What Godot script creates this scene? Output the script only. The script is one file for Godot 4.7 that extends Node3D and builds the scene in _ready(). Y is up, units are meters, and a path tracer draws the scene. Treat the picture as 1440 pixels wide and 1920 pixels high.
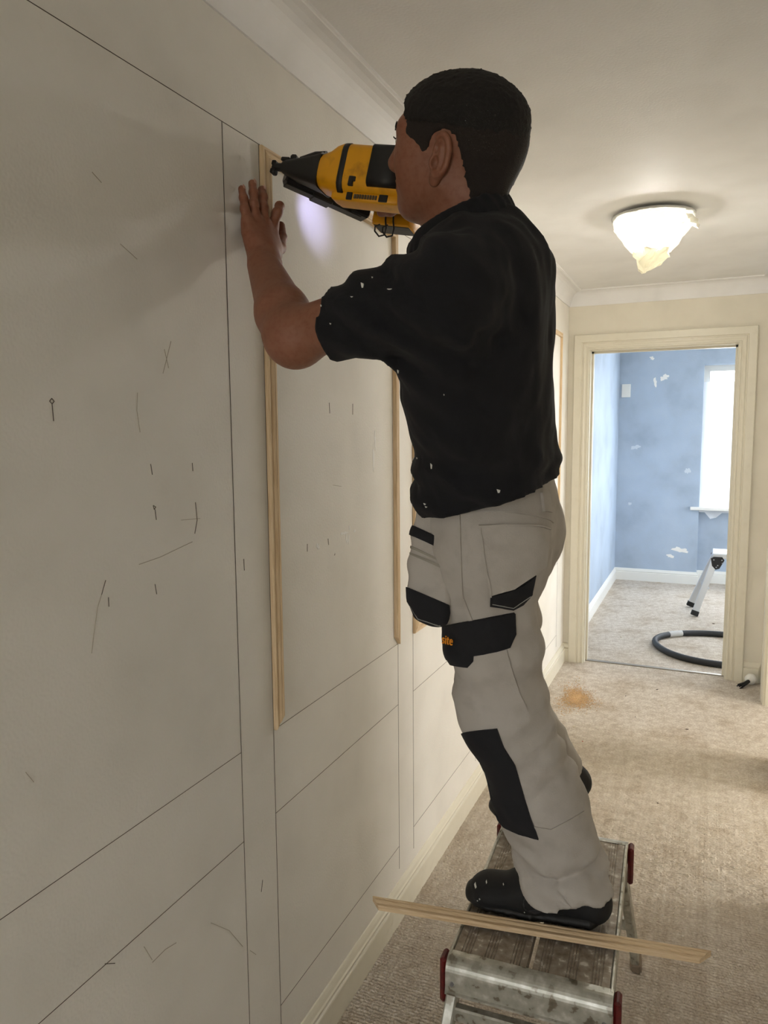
extends Node3D
# A tradesman on a hop-up platform pins panel moulding to a hallway wall; daylight comes from the rooms beyond and one ceiling lamp is lit.
# Units are metres. The left wall is the plane x = 0, the floor y = 0, and the hallway runs along -z.

var M := {}
var rng := RandomNumberGenerator.new()
var used := {}

# ------------------------------------------------------------------ mesh helpers

class Shape:
	var st := SurfaceTool.new()
	func _init() -> void:
		st.begin(Mesh.PRIMITIVE_TRIANGLES)
		st.set_smooth_group(-1)
	func smooth(on: bool) -> void:
		st.set_smooth_group(1 if on else -1)
	func group(n: int) -> void:
		st.set_smooth_group(n)
	func tri(a: Vector3, b: Vector3, c: Vector3) -> void:
		st.add_vertex(a)
		st.add_vertex(c)
		st.add_vertex(b)
	func quad(a: Vector3, b: Vector3, c: Vector3, d: Vector3) -> void:
		tri(a, b, c)
		tri(a, c, d)
	func cap(ring: PackedVector3Array, flip: bool) -> void:
		var m := Vector3.ZERO
		for p in ring:
			m += p
		m /= ring.size()
		for i in ring.size():
			var j := (i + 1) % ring.size()
			if flip:
				tri(m, ring[j], ring[i])
			else:
				tri(m, ring[i], ring[j])
	# rings run counter-clockwise seen from the end towards which the loft goes
	func loft(rings: Array, capped := true, soft := true) -> void:
		smooth(soft)
		for k in rings.size() - 1:
			var r: PackedVector3Array = rings[k]
			var s: PackedVector3Array = rings[k + 1]
			for i in r.size():
				var j := (i + 1) % r.size()
				quad(r[i], r[j], s[j], s[i])
		smooth(false)
		if capped:
			cap(rings[0], true)
			cap(rings[-1], false)
	func box(lo: Vector3, hi: Vector3) -> void:
		var c := (lo + hi) / 2.0
		bevel(Transform3D(Basis(), c), hi - lo, 0.0)
	# a box with chamfered edges
	func bevel(t: Transform3D, size: Vector3, b: float) -> void:
		var h := size / 2.0
		var rings := []
		var steps := [[-h.z, b], [-h.z + b, 0.0], [h.z - b, 0.0], [h.z, b]] if b > 0.0 else [[-h.z, 0.0], [h.z, 0.0]]
		for s in steps:
			var e: float = s[1]
			var ring := PackedVector3Array()
			var x := h.x - e
			var y := h.y - e
			var c := minf(b, minf(x, y) * 0.9)
			if b > 0.0:
				for q in [Vector2(x - c, -y), Vector2(x, -y + c), Vector2(x, y - c), Vector2(x - c, y), Vector2(-x + c, y), Vector2(-x, y - c), Vector2(-x, -y + c), Vector2(-x + c, -y)]:
					ring.append(t * Vector3(q.x, q.y, s[0]))
			else:
				for q in [Vector2(x, -y), Vector2(x, y), Vector2(-x, y), Vector2(-x, -y)]:
					ring.append(t * Vector3(q.x, q.y, s[0]))
			rings.append(ring)
		loft(rings, true, false)
	# a bar of rectangular section from a to b; w lies along side, h across it
	func bar(a: Vector3, b: Vector3, w: float, h: float, side := Vector3.RIGHT, bev := 0.0) -> void:
		var z := (b - a).normalized()
		var y := z.cross(side).normalized()
		var x := y.cross(z)
		bevel(Transform3D(Basis(x, y, z), (a + b) / 2.0), Vector3(w, h, (b - a).length()), bev)
	func tube(path: PackedVector3Array, radii: Array, sides := 10, capped := true) -> void:
		var rings := []
		var up := Vector3.UP
		var d0 := (path[1] - path[0]).normalized()
		if absf(d0.dot(up)) > 0.9:
			up = Vector3.RIGHT
		for k in path.size():
			var d: Vector3 = (path[mini(k + 1, path.size() - 1)] - path[maxi(k - 1, 0)]).normalized()
			var x := up.cross(d).normalized()
			up = d.cross(x).normalized()
			var ring := PackedVector3Array()
			var r: float = radii[mini(k, radii.size() - 1)]
			for i in sides:
				var a := TAU * i / sides
				ring.append(path[k] + (x * cos(a) + up * sin(a)) * r)
			rings.append(ring)
		loft(rings, capped)
	# profile points are (radius, height) from bottom to top round the y axis at c
	func lathe(c: Vector3, profile: Array, sides := 24, soft := true) -> void:
		var rings := []
		for p in profile:
			var ring := PackedVector3Array()
			for i in sides:
				var a := -TAU * i / sides
				ring.append(c + Vector3(p.x * cos(a), p.y, p.x * sin(a)))
			rings.append(ring)
		loft(rings, true, soft)
	# profile (out, along) swept along a path of points; each point has the vector that "out" follows there, so corners are mitred
	func sweep(path: Array, outs: Array, other: Vector3, profile: Array, closed := true) -> void:
		var rings := []
		for k in path.size():
			var ring := PackedVector3Array()
			for p in profile:
				ring.append(path[k] + outs[k] * p.x + other * p.y)
			rings.append(ring)
		smooth(false)
		for k in rings.size() - 1:
			for i in profile.size() - (0 if closed else 1):
				var j: int = (i + 1) % profile.size()
				quad(rings[k][i], rings[k][j], rings[k + 1][j], rings[k + 1][i])
		if closed:
			cap(rings[0], true)
			cap(rings[-1], false)
	func done() -> ArrayMesh:
		st.generate_normals()
		return st.commit()

func section(c: Vector3, u: Vector3, v: Vector3, hw: float, hh: float, r: float, n := 3) -> PackedVector3Array:
	var ring := PackedVector3Array()
	r = minf(r, minf(hw, hh) * 0.98)
	for q in [[1, -1, -0.25], [1, 1, 0.0], [-1, 1, 0.25], [-1, -1, 0.5]]:
		for i in n + 1:
			var a: float = TAU * (q[2] + 0.25 * i / n)
			ring.append(c + u * (q[0] * (hw - r) + r * cos(a)) + v * (q[1] * (hh - r) + r * sin(a)))
	return ring

# ------------------------------------------------------------------ scene helpers

func numbered(called: String) -> String:
	var n: int = used.get(called, -1) + 1
	used[called] = n
	return called if n == 0 else "%s_%03d" % [called, n]

func piece(called: String, mesh: Mesh, mat: Material, parent: Node, at := Vector3.ZERO) -> MeshInstance3D:
	var o := MeshInstance3D.new()
	o.name = numbered(called) if parent == self else called
	o.mesh = mesh
	o.material_override = mat
	o.position = at
	parent.add_child(o, true)
	return o

func tag(o: Node, label: String, category: String, group := "") -> void:
	o.set_meta("label", label)
	o.set_meta("category", category)
	if group:
		o.set_meta("group", group)

func thing(called: String, at: Vector3, label: String, category: String, group := "") -> Node3D:
	var o := Node3D.new()
	o.name = numbered(called)
	o.position = at
	add_child(o, true)
	tag(o, label, category, group)
	return o

func structure(called: String, mesh: Mesh, mat: Material, label := "", category := "") -> MeshInstance3D:
	var o := piece(called, mesh, mat, self)
	o.set_meta("kind", "structure")
	if label:
		tag(o, label, category)
	return o

# a thin smear of filler with a ragged outline, lying in the plane of u and v
func smear(c: Vector3, u: Vector3, v: Vector3, ru: float, rv: float, thick: float) -> ArrayMesh:
	var n := u.cross(v).normalized()
	var rings := [PackedVector3Array(), PackedVector3Array(), PackedVector3Array()]
	var ph := rng.randf() * TAU
	for i in 18:
		var a := TAU * i / 18.0
		var r := 0.75 + 0.22 * sin(a * 2.0 + ph) + 0.14 * sin(a * 5.0 + ph * 2.0) + rng.randf_range(-0.12, 0.12)
		var d := u * cos(a) * ru * r + v * sin(a) * rv * r
		rings[0].append(c + d - n * 0.001)
		rings[1].append(c + d * 0.97 + n * thick * 0.6)
		rings[2].append(c + d * 0.7 + n * thick)
	var s := Shape.new()
	s.loft(rings, true, false)
	return s.done()

# ------------------------------------------------------------------ smooth bodies: tapered elliptic capsules joined with a smooth minimum, meshed as surface nets

class Field:
	var A := PackedVector3Array()
	var D := PackedVector3Array()
	var L := PackedFloat32Array()
	var U := PackedVector3Array()
	var V := PackedVector3Array()
	var W := PackedVector3Array()
	var R := []            # ru0, rv0, ru1, rv1, blend
	var even := PackedByteArray()      # bones of round section take a shorter way
	var R0 := PackedFloat32Array()
	var R1 := PackedFloat32Array()
	var K := PackedFloat32Array()
	var cuts := []         # [point, normal]: what lies on the normal's side is cut away
	var carve := []        # [centre, radii basis, radius]: spheres taken away
	var bend: Callable      # displacement
	var inside: Callable
	var skin := 0.0
	var slack := 0.003   # how far displacement may move the surface
	var live := PackedInt32Array()
	func bone(a: Vector3, b: Vector3, ra: float, rb: float, blend := 0.03) -> void:
		slab(a, b, Vector3(0.31, 0.73, 0.61), ra, ra, rb, rb, blend)
	# section radii along side (ru) and across it (rv)
	func slab(a: Vector3, b: Vector3, side: Vector3, ru0: float, rv0: float, ru1: float, rv1: float, blend := 0.03) -> void:
		var d := b - a
		if d.length() < 1e-5:
			d = Vector3(0, 1e-5, 0)
		var w := d.normalized()
		if absf(w.dot(side.normalized())) > 0.98:
			side = Vector3(0.2, 0.9, 0.1) if absf(w.y) < 0.9 else Vector3.RIGHT
		var u := (side - w * side.dot(w)).normalized()
		A.append(a)
		D.append(d)
		L.append(1.0 / d.length_squared())
		U.append(u)
		V.append(w.cross(u))
		W.append(w)
		R.append(PackedFloat32Array([ru0, rv0, ru1, rv1, blend]))
		even.append(1 if ru0 == rv0 and ru1 == rv1 else 0)
		R0.append(ru0)
		R1.append(ru1)
		K.append(blend)
		live.append(live.size())
	func ball(c: Vector3, r: Vector3, x := Vector3.RIGHT, y := Vector3.UP, blend := 0.02) -> void:
		# ellipsoid with radii r along x, y and their cross product
		var z := x.cross(y).normalized()
		A.append(c)
		D.append(z * 1e-5)
		L.append(1e10)
		U.append(x.normalized())
		V.append(y.normalized())
		W.append(z)
		R.append(PackedFloat32Array([r.x, r.y, r.x, r.y, blend, r.z]))
		even.append(1 if r.x == r.y and r.y == r.z else 0)
		R0.append(r.x)
		R1.append(r.x)
		K.append(blend)
		live.append(live.size())
	func one(i: int, p: Vector3) -> float:
		var q := p - A[i]
		var t := clampf(q.dot(D[i]) * L[i], 0.0, 1.0)
		q -= D[i] * t
		if even[i]:
			return q.length() - lerpf(R0[i], R1[i], t)
		var r: PackedFloat32Array = R[i]
		var ru := lerpf(r[0], r[2], t)
		var rv := lerpf(r[1], r[3], t)
		var rw := r[5] if r.size() > 5 else minf(ru, rv)
		var a := Vector3(q.dot(U[i]) / ru, q.dot(V[i]) / rv, q.dot(W[i]) / rw)
		var k := a.length()
		var g := Vector3(a.x / ru, a.y / rv, a.z / rw).length()
		if g < 1e-4:
			return -minf(ru, minf(rv, rw))
		return k * (k - 1.0) / g
	func at(p: Vector3) -> float:
		var d := 1e3
		for i in live:
			var e: float
			if even[i]:
				var q := p - A[i]
				var t := clampf(q.dot(D[i]) * L[i], 0.0, 1.0)
				e = (q - D[i] * t).length() - lerpf(R0[i], R1[i], t)
			else:
				e = one(i, p)
			var b := K[i]
			var h := b - absf(d - e)
			d = minf(d, e)
			if h > 0.0:
				d -= h * h * 0.25 / b
		d -= skin
		if bend.is_valid() and absf(d) < 0.06:
			d += bend.call(p)
		for c in carve:
			var q: Vector3 = c[1] * (p - c[0])
			d = maxf(d, -(q.length() - 1.0) * c[2])
		for c in cuts:
			# a cut may hold only within a distance of its point
			if c.size() < 3 or p.distance_squared_to(c[0]) < c[2] * c[2]:
				d = maxf(d, (p - c[0]).dot(c[1]))
		if inside.is_valid() and absf(d) < 0.016:
			d = maxf(d, inside.call(p))
		return d
	func all_live() -> void:
		live = PackedInt32Array(range(A.size()))
	func slope(p: Vector3) -> Vector3:
		var e := 0.002
		return Vector3(at(p + Vector3(e, 0, 0)) - at(p - Vector3(e, 0, 0)), at(p + Vector3(0, e, 0)) - at(p - Vector3(0, e, 0)), at(p + Vector3(0, 0, e)) - at(p - Vector3(0, 0, e))).normalized()
	func bounds() -> AABB:
		var box := AABB(A[0], Vector3.ZERO)
		for i in A.size():
			var m := 0.0
			for k in R[i].size():
				if k != 4:
					m = maxf(m, R[i][k])
			m += 0.02 + maxf(skin, 0.0)
			box = box.merge(AABB(A[i] - Vector3.ONE * m, Vector3.ONE * 2 * m))
			box = box.merge(AABB(A[i] + D[i] - Vector3.ONE * m, Vector3.ONE * 2 * m))
		return box
	# surface nets; only blocks of cells near the surface are visited, each with the bones that reach it
	func mesh_into(cell: float, verts: PackedVector3Array, index: PackedInt32Array) -> void:
		var box := bounds()
		var B := 3
		var nb := Vector3i((box.size / (cell * B)).ceil()) + Vector3i.ONE
		var n := nb * B + Vector3i.ONE
		var o := box.position
		var val := PackedFloat32Array()
		val.resize(n.x * n.y * n.z)
		val.fill(1e9)
		var vid := {}
		var order := PackedInt32Array()
		var rad := cell * B * 0.87
		var sx := 1
		var sy := n.x
		var sz := n.x * n.y
		var corner := PackedInt32Array([0, sx, sy, sx + sy, sz, sx + sz, sy + sz, sx + sy + sz])
		var edges := PackedInt32Array([0, 1, 2, 3, 4, 5, 6, 7, 0, 2, 1, 3, 4, 6, 5, 7, 0, 4, 1, 5, 2, 6, 3, 7])
		# large blocks first: each keeps the bones that reach it
		var S := 5
		var big := {}
		var brad := rad * S
		for bz in range(0, nb.z, S):
			for by in range(0, nb.y, S):
				for bx in range(0, nb.x, S):
					var c := o + (Vector3(bx, by, bz) + Vector3.ONE * S * 0.5) * B * cell
					var ds := PackedFloat32Array()
					ds.resize(A.size())
					var least := 1e9
					for i in A.size():
						ds[i] = one(i, c)
						least = minf(least, ds[i])
					if least - skin > brad * 1.3 + slack:
						continue
					var near := PackedInt32Array()
					for i in A.size():
						if ds[i] < least + brad * 2.4 + 0.02 and ds[i] - skin < brad * 2.0 + 0.03 + slack:
							near.append(i)
					big[Vector3i(bx, by, bz) / S] = near
		for bk in big:
			live = big[bk]
			for bn in S * S * S:
					var bx: int = bk.x * S + bn % S
					var by: int = bk.y * S + (bn / S) % S
					var bz: int = bk.z * S + bn / (S * S)
					if bx >= nb.x or by >= nb.y or bz >= nb.z:
						continue
					var c := o + (Vector3(bx, by, bz) * B + Vector3.ONE * B * 0.5) * cell
					if absf(at(c)) > rad * 1.5 + slack:
						continue
					for z in B:
						for y in B:
							for x in B:
								var gx := bx * B + x
								var gy := by * B + y
								var gz := bz * B + z
								var base := gx + gy * sy + gz * sz
								var neg := 0
								for k in 8:
									var id := base + corner[k]
									if val[id] > 1e8:
										val[id] = at(o + Vector3(gx + (k & 1), gy + ((k >> 1) & 1), gz + (k >> 2)) * cell)
									if val[id] < 0.0:
										neg += 1
								if neg == 0 or neg == 8:
									continue
								var s := Vector3.ZERO
								var m := 0
								for k in 12:
									var ka := edges[k * 2]
									var kb := edges[k * 2 + 1]
									var va := val[base + corner[ka]]
									var vb := val[base + corner[kb]]
									if (va < 0.0) != (vb < 0.0):
										var t := va / (va - vb)
										s += Vector3(ka & 1, (ka >> 1) & 1, ka >> 2).lerp(Vector3(kb & 1, (kb >> 1) & 1, kb >> 2), t)
										m += 1
								vid[base] = verts.size()
								order.append(base)
								verts.append(o + (Vector3(gx, gy, gz) + s / m) * cell)
		var steps := PackedInt32Array([sx, sy, sz])
		for base in order:
			for ax in 3:
				var va := val[base]
				var vb := val[base + steps[ax]]
				if (va < 0.0) == (vb < 0.0):
					continue
				var p := steps[(ax + 1) % 3]
				var q := steps[(ax + 2) % 3]
				if not (vid.has(base - p) and vid.has(base - q) and vid.has(base - p - q)):
					continue
				var a: int = vid[base]
				var b: int = vid[base - p]
				var c: int = vid[base - p - q]
				var d: int = vid[base - q]
				if va < 0.0:
					index.append_array(PackedInt32Array([a, c, b, a, d, c]))
				else:
					index.append_array(PackedInt32Array([a, b, c, a, c, d]))
		all_live()
	# where a line meets the surface, or the nearest point of the surface to it
	func hit(p: Vector3, dir: Vector3) -> Vector3:
		var best := p
		var least := 1e9
		var q := p - dir * 0.25
		for i in 90:
			var d := at(q)
			if absf(d) < least:
				least = absf(d)
				best = q
			if d < 0.0004:
				break
			q += dir * clampf(d * 0.7, 0.0006, 0.03)
		for i in 3:
			best -= slope(best) * at(best)
		return best

func net(fields: Array) -> ArrayMesh:
	var v := PackedVector3Array()
	var ix := PackedInt32Array()
	for f in fields:
		f[0].mesh_into(f[1], v, ix)
	var nrm := PackedVector3Array()
	nrm.resize(v.size())
	for t in range(0, ix.size(), 3):
		var a := ix[t]
		var b := ix[t + 1]
		var c := ix[t + 2]
		var m := (v[c] - v[a]).cross(v[b] - v[a])
		nrm[a] += m
		nrm[b] += m
		nrm[c] += m
	for i in nrm.size():
		nrm[i] = nrm[i].normalized()
	var arr := []
	arr.resize(Mesh.ARRAY_MAX)
	arr[Mesh.ARRAY_VERTEX] = v
	arr[Mesh.ARRAY_NORMAL] = nrm
	arr[Mesh.ARRAY_INDEX] = ix
	var am := ArrayMesh.new()
	am.add_surface_from_arrays(Mesh.PRIMITIVE_TRIANGLES, arr)
	return am

func along(row: Array, t: float) -> Vector3:
	var f := t * (row.size() - 1)
	var i := mini(int(f), row.size() - 2)
	return row[i].lerp(row[i + 1], f - i)

# a piece of cloth sewn on a smooth body: rows of points laid on its surface along dir, with a thickness
func patch(f: Field, rows: Array, dir: Vector3, thick: float, nu: int, nv: int) -> ArrayMesh:
	dir = dir.normalized()
	var top := []
	var low := []
	for j in nv + 1:
		var a := []
		var b := []
		var fr := float(j) / nv * (rows.size() - 1)
		var k := mini(int(fr), rows.size() - 2)
		for i in nu + 1:
			var t := float(i) / nu
			var p := along(rows[k], t).lerp(along(rows[k + 1], t), fr - k)
			var h := f.hit(p, dir)
			var n := f.slope(h)
			a.append(h + n * thick)
			b.append(h - n * 0.003)
		top.append(a)
		low.append(b)
	var s := Shape.new()
	s.smooth(true)
	for j in nv:
		for i in nu:
			s.quad(top[j][i], top[j + 1][i], top[j + 1][i + 1], top[j][i + 1])
	s.smooth(false)
	for i in nu:
		s.quad(top[0][i], top[0][i + 1], low[0][i + 1], low[0][i])
		s.quad(top[nv][i + 1], top[nv][i], low[nv][i], low[nv][i + 1])
	for j in nv:
		s.quad(top[j + 1][0], top[j][0], low[j][0], low[j + 1][0])
		s.quad(top[j][nu], top[j + 1][nu], low[j + 1][nu], low[j][nu])
	return s.done()

# ------------------------------------------------------------------ scene: camera and light first

const LAMP_ENERGY := 0.56
const LED_ENERGY := 0.026

func area(called: String, at: Vector3, facing: Vector3, size: Vector2, color: Color, energy: float) -> void:
	var l := AreaLight3D.new()
	l.name = called
	l.position = at
	l.basis = Basis.looking_at(facing, Vector3.UP)
	l.area_size = size
	l.light_color = color
	l.light_energy = energy
	l.area_range = 14.0
	l.area_attenuation = 2.0
	l.shadow_enabled = true
	add_child(l)

func _ready() -> void:
	rng.seed = 12
	var cam := Camera3D.new()
	cam.name = "camera"
	cam.position = Vector3(0.857, 1.551, 0.0)
	cam.rotation_order = EULER_ORDER_YXZ
	cam.rotation_degrees = Vector3(-6.39, 23.756, -0.47)
	cam.fov = 69.29
	cam.near = 0.02
	add_child(cam)
	cam.current = true
	var we := WorldEnvironment.new()
	we.name = "environment"
	var env := Environment.new()
	env.background_mode = Environment.BG_SKY
	var sky := Sky.new()
	var sm := ProceduralSkyMaterial.new()      # a bright overcast day
	sm.sky_top_color = Color(0.86, 0.90, 0.96)
	sm.sky_horizon_color = Color(0.95, 0.96, 0.98)
	sm.ground_bottom_color = Color(0.42, 0.42, 0.40)
	sm.ground_horizon_color = Color(0.62, 0.63, 0.63)
	sky.sky_material = sm
	env.sky = sky
	env.background_energy_multiplier = 9.0
	env.tonemap_mode = Environment.TONE_MAPPER_LINEAR
	env.tonemap_exposure = 1.14
	env.sdfgi_enabled = true
	env.ssao_enabled = true
	env.ssil_enabled = true
	we.environment = env
	add_child(we)
	# daylight by the windows, with two added fill lights among them
	area("daylight_far_window", Vector3(1.56, 1.42, -7.76), Vector3(0, -0.05, 1), Vector2(1.45, 1.25), Color(0.97, 0.985, 1.0), 3.6)
	area("added_far_room_fill", Vector3(3.17, 1.45, -6.45), Vector3(-1, -0.05, 0), Vector2(1.4, 1.2), Color(0.97, 0.985, 1.0), 1.4)  # added, out of view, to lift the blue back wall
	area("daylight_side_window", Vector3(3.57, 1.50, -3.75), Vector3(-1, -0.08, 0), Vector2(1.0, 1.1), Color(1.0, 0.96, 0.89), 4.4)
	area("added_landing_fill", Vector3(0.595, 1.45, 2.57), Vector3(0, -0.05, -1), Vector2(0.9, 1.2), Color(1.0, 0.955, 0.88), 0.80)  # added fill from behind the camera, source invented

	make_materials()
	build_setting()
	build_platform()
	build_person()
	build_gun()
	build_mouldings()
	build_lamp()
	build_far_room_things()
	build_floor_litter()

# ------------------------------------------------------------------ materials

func noise_map(seed_: int, freq: float, ramp: Array, size := 512, octaves := 4, kind := FastNoiseLite.TYPE_SIMPLEX_SMOOTH) -> NoiseTexture2D:
	var n := FastNoiseLite.new()
	n.seed = seed_
	n.noise_type = kind
	n.frequency = freq
	n.fractal_octaves = octaves
	var t := NoiseTexture2D.new()
	t.width = size
	t.height = size
	t.seamless = true
	t.noise = n
	if ramp:
		var g := Gradient.new()
		g.offsets = PackedFloat32Array(ramp.map(func(r): return r[0]))
		g.colors = PackedColorArray(ramp.map(func(r): return r[1]))
		t.color_ramp = g
	return t

func relief_map(seed_: int, freq: float, strength: float, size := 512, octaves := 3) -> NoiseTexture2D:
	var t := noise_map(seed_, freq, [], size, octaves)
	t.as_normal_map = true
	t.bump_strength = strength
	return t

func plain(c: Color, rough := 0.7, metal := 0.0) -> StandardMaterial3D:
	var m := StandardMaterial3D.new()
	m.albedo_color = c
	m.roughness = rough
	m.metallic = metal
	return m

func mapped(m: StandardMaterial3D, tex: Texture2D, scale: Vector3, world := false) -> StandardMaterial3D:
	m.albedo_texture = tex
	m.uv1_triplanar = true
	m.uv1_world_triplanar = world
	m.uv1_scale = scale
	return m

func relief(m: StandardMaterial3D, tex: Texture2D, amount: float) -> StandardMaterial3D:
	m.normal_enabled = true
	m.normal_texture = tex
	m.normal_scale = amount
	return m

# looped wool carpet in ribs: [colour, height]
func carpet_maps() -> Array:
	var n := 512
	var col := Image.create(n, n, false, Image.FORMAT_RGB8)
	var hgt := Image.create(n, n, false, Image.FORMAT_RGB8)
	var f := FastNoiseLite.new()
	f.seed = 5
	f.frequency = 0.05
	var fine := f.get_seamless_image(n, n)
	f.seed = 9
	f.frequency = 0.012
	var broad := f.get_seamless_image(n, n)
	f.seed = 21
	f.frequency = 0.02
	var sway := f.get_seamless_image(n, n)
	for y in n:
		for x in n:
			var a := fine.get_pixel(x, y).r * 2.0 - 1.0
			var wob := (sway.get_pixel(x, y).r * 2.0 - 1.0) * 3.0
			var rib := 0.5 + 0.5 * cos(TAU * (y + wob) / 16.0)
			var row := int(floor((y + wob) / 16.0))
			var loop := 0.5 + 0.5 * cos(TAU * (x + (row % 2) * 6.0 + 2.0 * a) / 12.8)
			var h := clampf(pow(rib, 0.8) * (0.55 + 0.45 * loop) + 0.2 * a, 0.0, 1.0)
			var v := 0.5 + 0.5 * a + 0.35 * (broad.get_pixel(x, y).r * 2.0 - 1.0)
			var c := Color(0.79, 0.735, 0.67).lerp(Color(0.955, 0.925, 0.88), clampf(v, 0.0, 1.0))
			col.set_pixel(x, y, c)
			hgt.set_pixel(x, y, Color(h, h, h))
	return [ImageTexture.create_from_image(col), ImageTexture.create_from_image(hgt)]

func make_materials() -> void:
	var cloud := noise_map(3, 0.006, [[0.0, Color(0.955, 0.953, 0.948)], [0.5, Color(0.985, 0.983, 0.98)], [1.0, Color(1, 1, 1)]], 512, 5)
	var peel := relief_map(11, 0.34, 2.0)
	M.wall = relief(mapped(plain(Color(0.932, 0.918, 0.885), 0.62), cloud, Vector3.ONE * 0.9, true), peel, 0.10)
	M.end_wall = relief(mapped(plain(Color(0.922, 0.898, 0.835), 0.62), cloud, Vector3.ONE * 0.9, true), peel, 0.09)
	M.ceiling = relief(mapped(plain(Color(0.94, 0.938, 0.93), 0.75), cloud, Vector3.ONE * 0.7, true), peel, 0.07)
	M.cornice = relief(mapped(plain(Color(0.95, 0.948, 0.945), 0.6), cloud, Vector3.ONE * 1.1, true), peel, 0.06)
	var chips := noise_map(8, 0.02, [[0.0, Color(0.965, 0.96, 0.95)], [0.3, Color(0.99, 0.99, 0.985)], [1.0, Color(1, 1, 1)]], 512, 5)
	M.gloss_trim = mapped(plain(Color(0.89, 0.868, 0.80), 0.32), chips, Vector3.ONE * 1.3, true)
	var plaster := noise_map(14, 0.008, [[0.0, Color(0.87, 0.88, 0.89)], [0.42, Color(0.95, 0.955, 0.96)], [0.62, Color(0.96, 0.97, 0.98)], [1.0, Color(1, 1, 1)]], 512, 5)
	M.blue_wall = relief(mapped(plain(Color(0.715, 0.775, 0.845), 0.7), plaster, Vector3.ONE * 0.45, true), peel, 0.08)
	M.white_trim = plain(Color(0.93, 0.93, 0.91), 0.4)
	M.filler = plain(Color(0.95, 0.945, 0.93), 0.8)
	M.filler_blue = plain(Color(0.80, 0.84, 0.88), 0.8)
	M.pencil = plain(Color(0.34, 0.30, 0.26), 0.8)
	M.scuff = plain(Color(0.70, 0.66, 0.60), 0.8)
	var c := carpet_maps()
	M.carpet = mapped(plain(Color(1, 1, 1), 1.0), c[0], Vector3(2.9, 2.9, 2.9), true)
	M.carpet.heightmap_enabled = true
	M.carpet.heightmap_texture = c[1]
	M.carpet.heightmap_scale = 0.5
	M.carpet.specular_mode = BaseMaterial3D.SPECULAR_DISABLED
	var stains := noise_map(44, 0.011, [[0.0, Color(0.87, 0.84, 0.80)], [0.4, Color(0.97, 0.965, 0.955)], [1.0, Color(1, 1, 1)]], 512, 5)
	M.carpet.detail_enabled = true
	M.carpet.detail_blend_mode = BaseMaterial3D.BLEND_MODE_MUL
	M.carpet.detail_uv_layer = BaseMaterial3D.DETAIL_UV_2
	M.carpet.detail_albedo = stains
	M.carpet.uv2_triplanar = true
	M.carpet.uv2_world_triplanar = true
	M.carpet.uv2_scale = Vector3.ONE * 0.6
	var grain := noise_map(31, 0.02, [[0.0, Color(0.74, 0.61, 0.46)], [0.35, Color(0.84, 0.73, 0.57)], [0.6, Color(0.89, 0.79, 0.64)], [1.0, Color(0.79, 0.67, 0.51)]], 512, 4)
	M.pine = mapped(plain(Color(1, 1, 1), 0.6), grain, Vector3(14, 0.6, 14))
	M.pine_z = mapped(plain(Color(1, 1, 1), 0.6), grain, Vector3(14, 14, 0.6))
	M.pine_x = mapped(plain(Color(1, 1, 1), 0.6), grain, Vector3(0.6, 14, 14))
	# aluminium with years of paint and plaster on it
	var grime := noise_map(52, 0.016, [[0.0, Color(0.45, 0.41, 0.35)], [0.3, Color(0.58, 0.535, 0.475)], [0.6, Color(0.65, 0.61, 0.55)], [0.70, Color(0.69, 0.65, 0.595)], [0.76, Color(0.82, 0.80, 0.76)], [1.0, Color(0.9, 0.89, 0.86)]], 1024, 6)
	M.deck = relief(mapped(plain(Color(1, 1, 1), 0.58, 0.25), grime, Vector3(2.2, 2.2, 2.2)), relief_map(53, 0.06, 3.0), 0.25)
	var worn := noise_map(54, 0.02, [[0.0, Color(0.40, 0.37, 0.31)], [0.27, Color(0.50, 0.47, 0.41)], [0.33, Color(0.66, 0.655, 0.61)], [0.62, Color(0.72, 0.715, 0.67)], [0.8, Color(0.80, 0.795, 0.76)], [1.0, Color(0.88, 0.88, 0.85)]], 512, 6)
	M.frame_metal = mapped(plain(Color(1, 1, 1), 0.42, 0.55), worn, Vector3(2.4, 2.4, 2.4))
	M.red_plastic = mapped(plain(Color(0.42, 0.075, 0.07), 0.5), noise_map(55, 0.03, [[0.0, Color(0.6, 0.55, 0.52)], [0.6, Color(0.95, 0.93, 0.9)], [0.75, Color(1, 1, 1)], [1.0, Color(1, 1, 1)]], 256, 4), Vector3.ONE * 6)
	M.rubber_foot = plain(Color(0.55, 0.49, 0.42), 0.8)
	# person
	var skin_tex := noise_map(61, 0.03, [[0.0, Color(0.86, 0.78, 0.74)], [0.5, Color(0.97, 0.95, 0.94)], [1.0, Color(1, 1, 1)]], 512, 5)
	M.skin = relief(mapped(plain(Color(0.57, 0.38, 0.29), 0.52), skin_tex, Vector3.ONE * 5), relief_map(62, 0.12, 3.0), 0.16)
	M.skin.subsurf_scatter_enabled = true
	M.skin.subsurf_scatter_strength = 0.12
	M.nail = plain(Color(0.80, 0.62, 0.55), 0.3)
	M.hair = relief(mapped(plain(Color(0.085, 0.066, 0.055), 0.75), noise_map(63, 0.12, [[0.0, Color(0.55, 0.52, 0.5)], [1.0, Color(1, 1, 1)]], 512, 3), Vector3(9, 9, 9)), relief_map(64, 0.14, 8.0), 0.9)
	M.hair_short = relief(mapped(plain(Color(0.165, 0.125, 0.105), 0.8), noise_map(63, 0.12, [[0.0, Color(0.55, 0.52, 0.5)], [1.0, Color(1, 1, 1)]], 512, 3), Vector3(9, 9, 9)), relief_map(64, 0.14, 8.0), 0.7)
	M.eye = plain(Color(0.86, 0.84, 0.80), 0.15)
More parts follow.
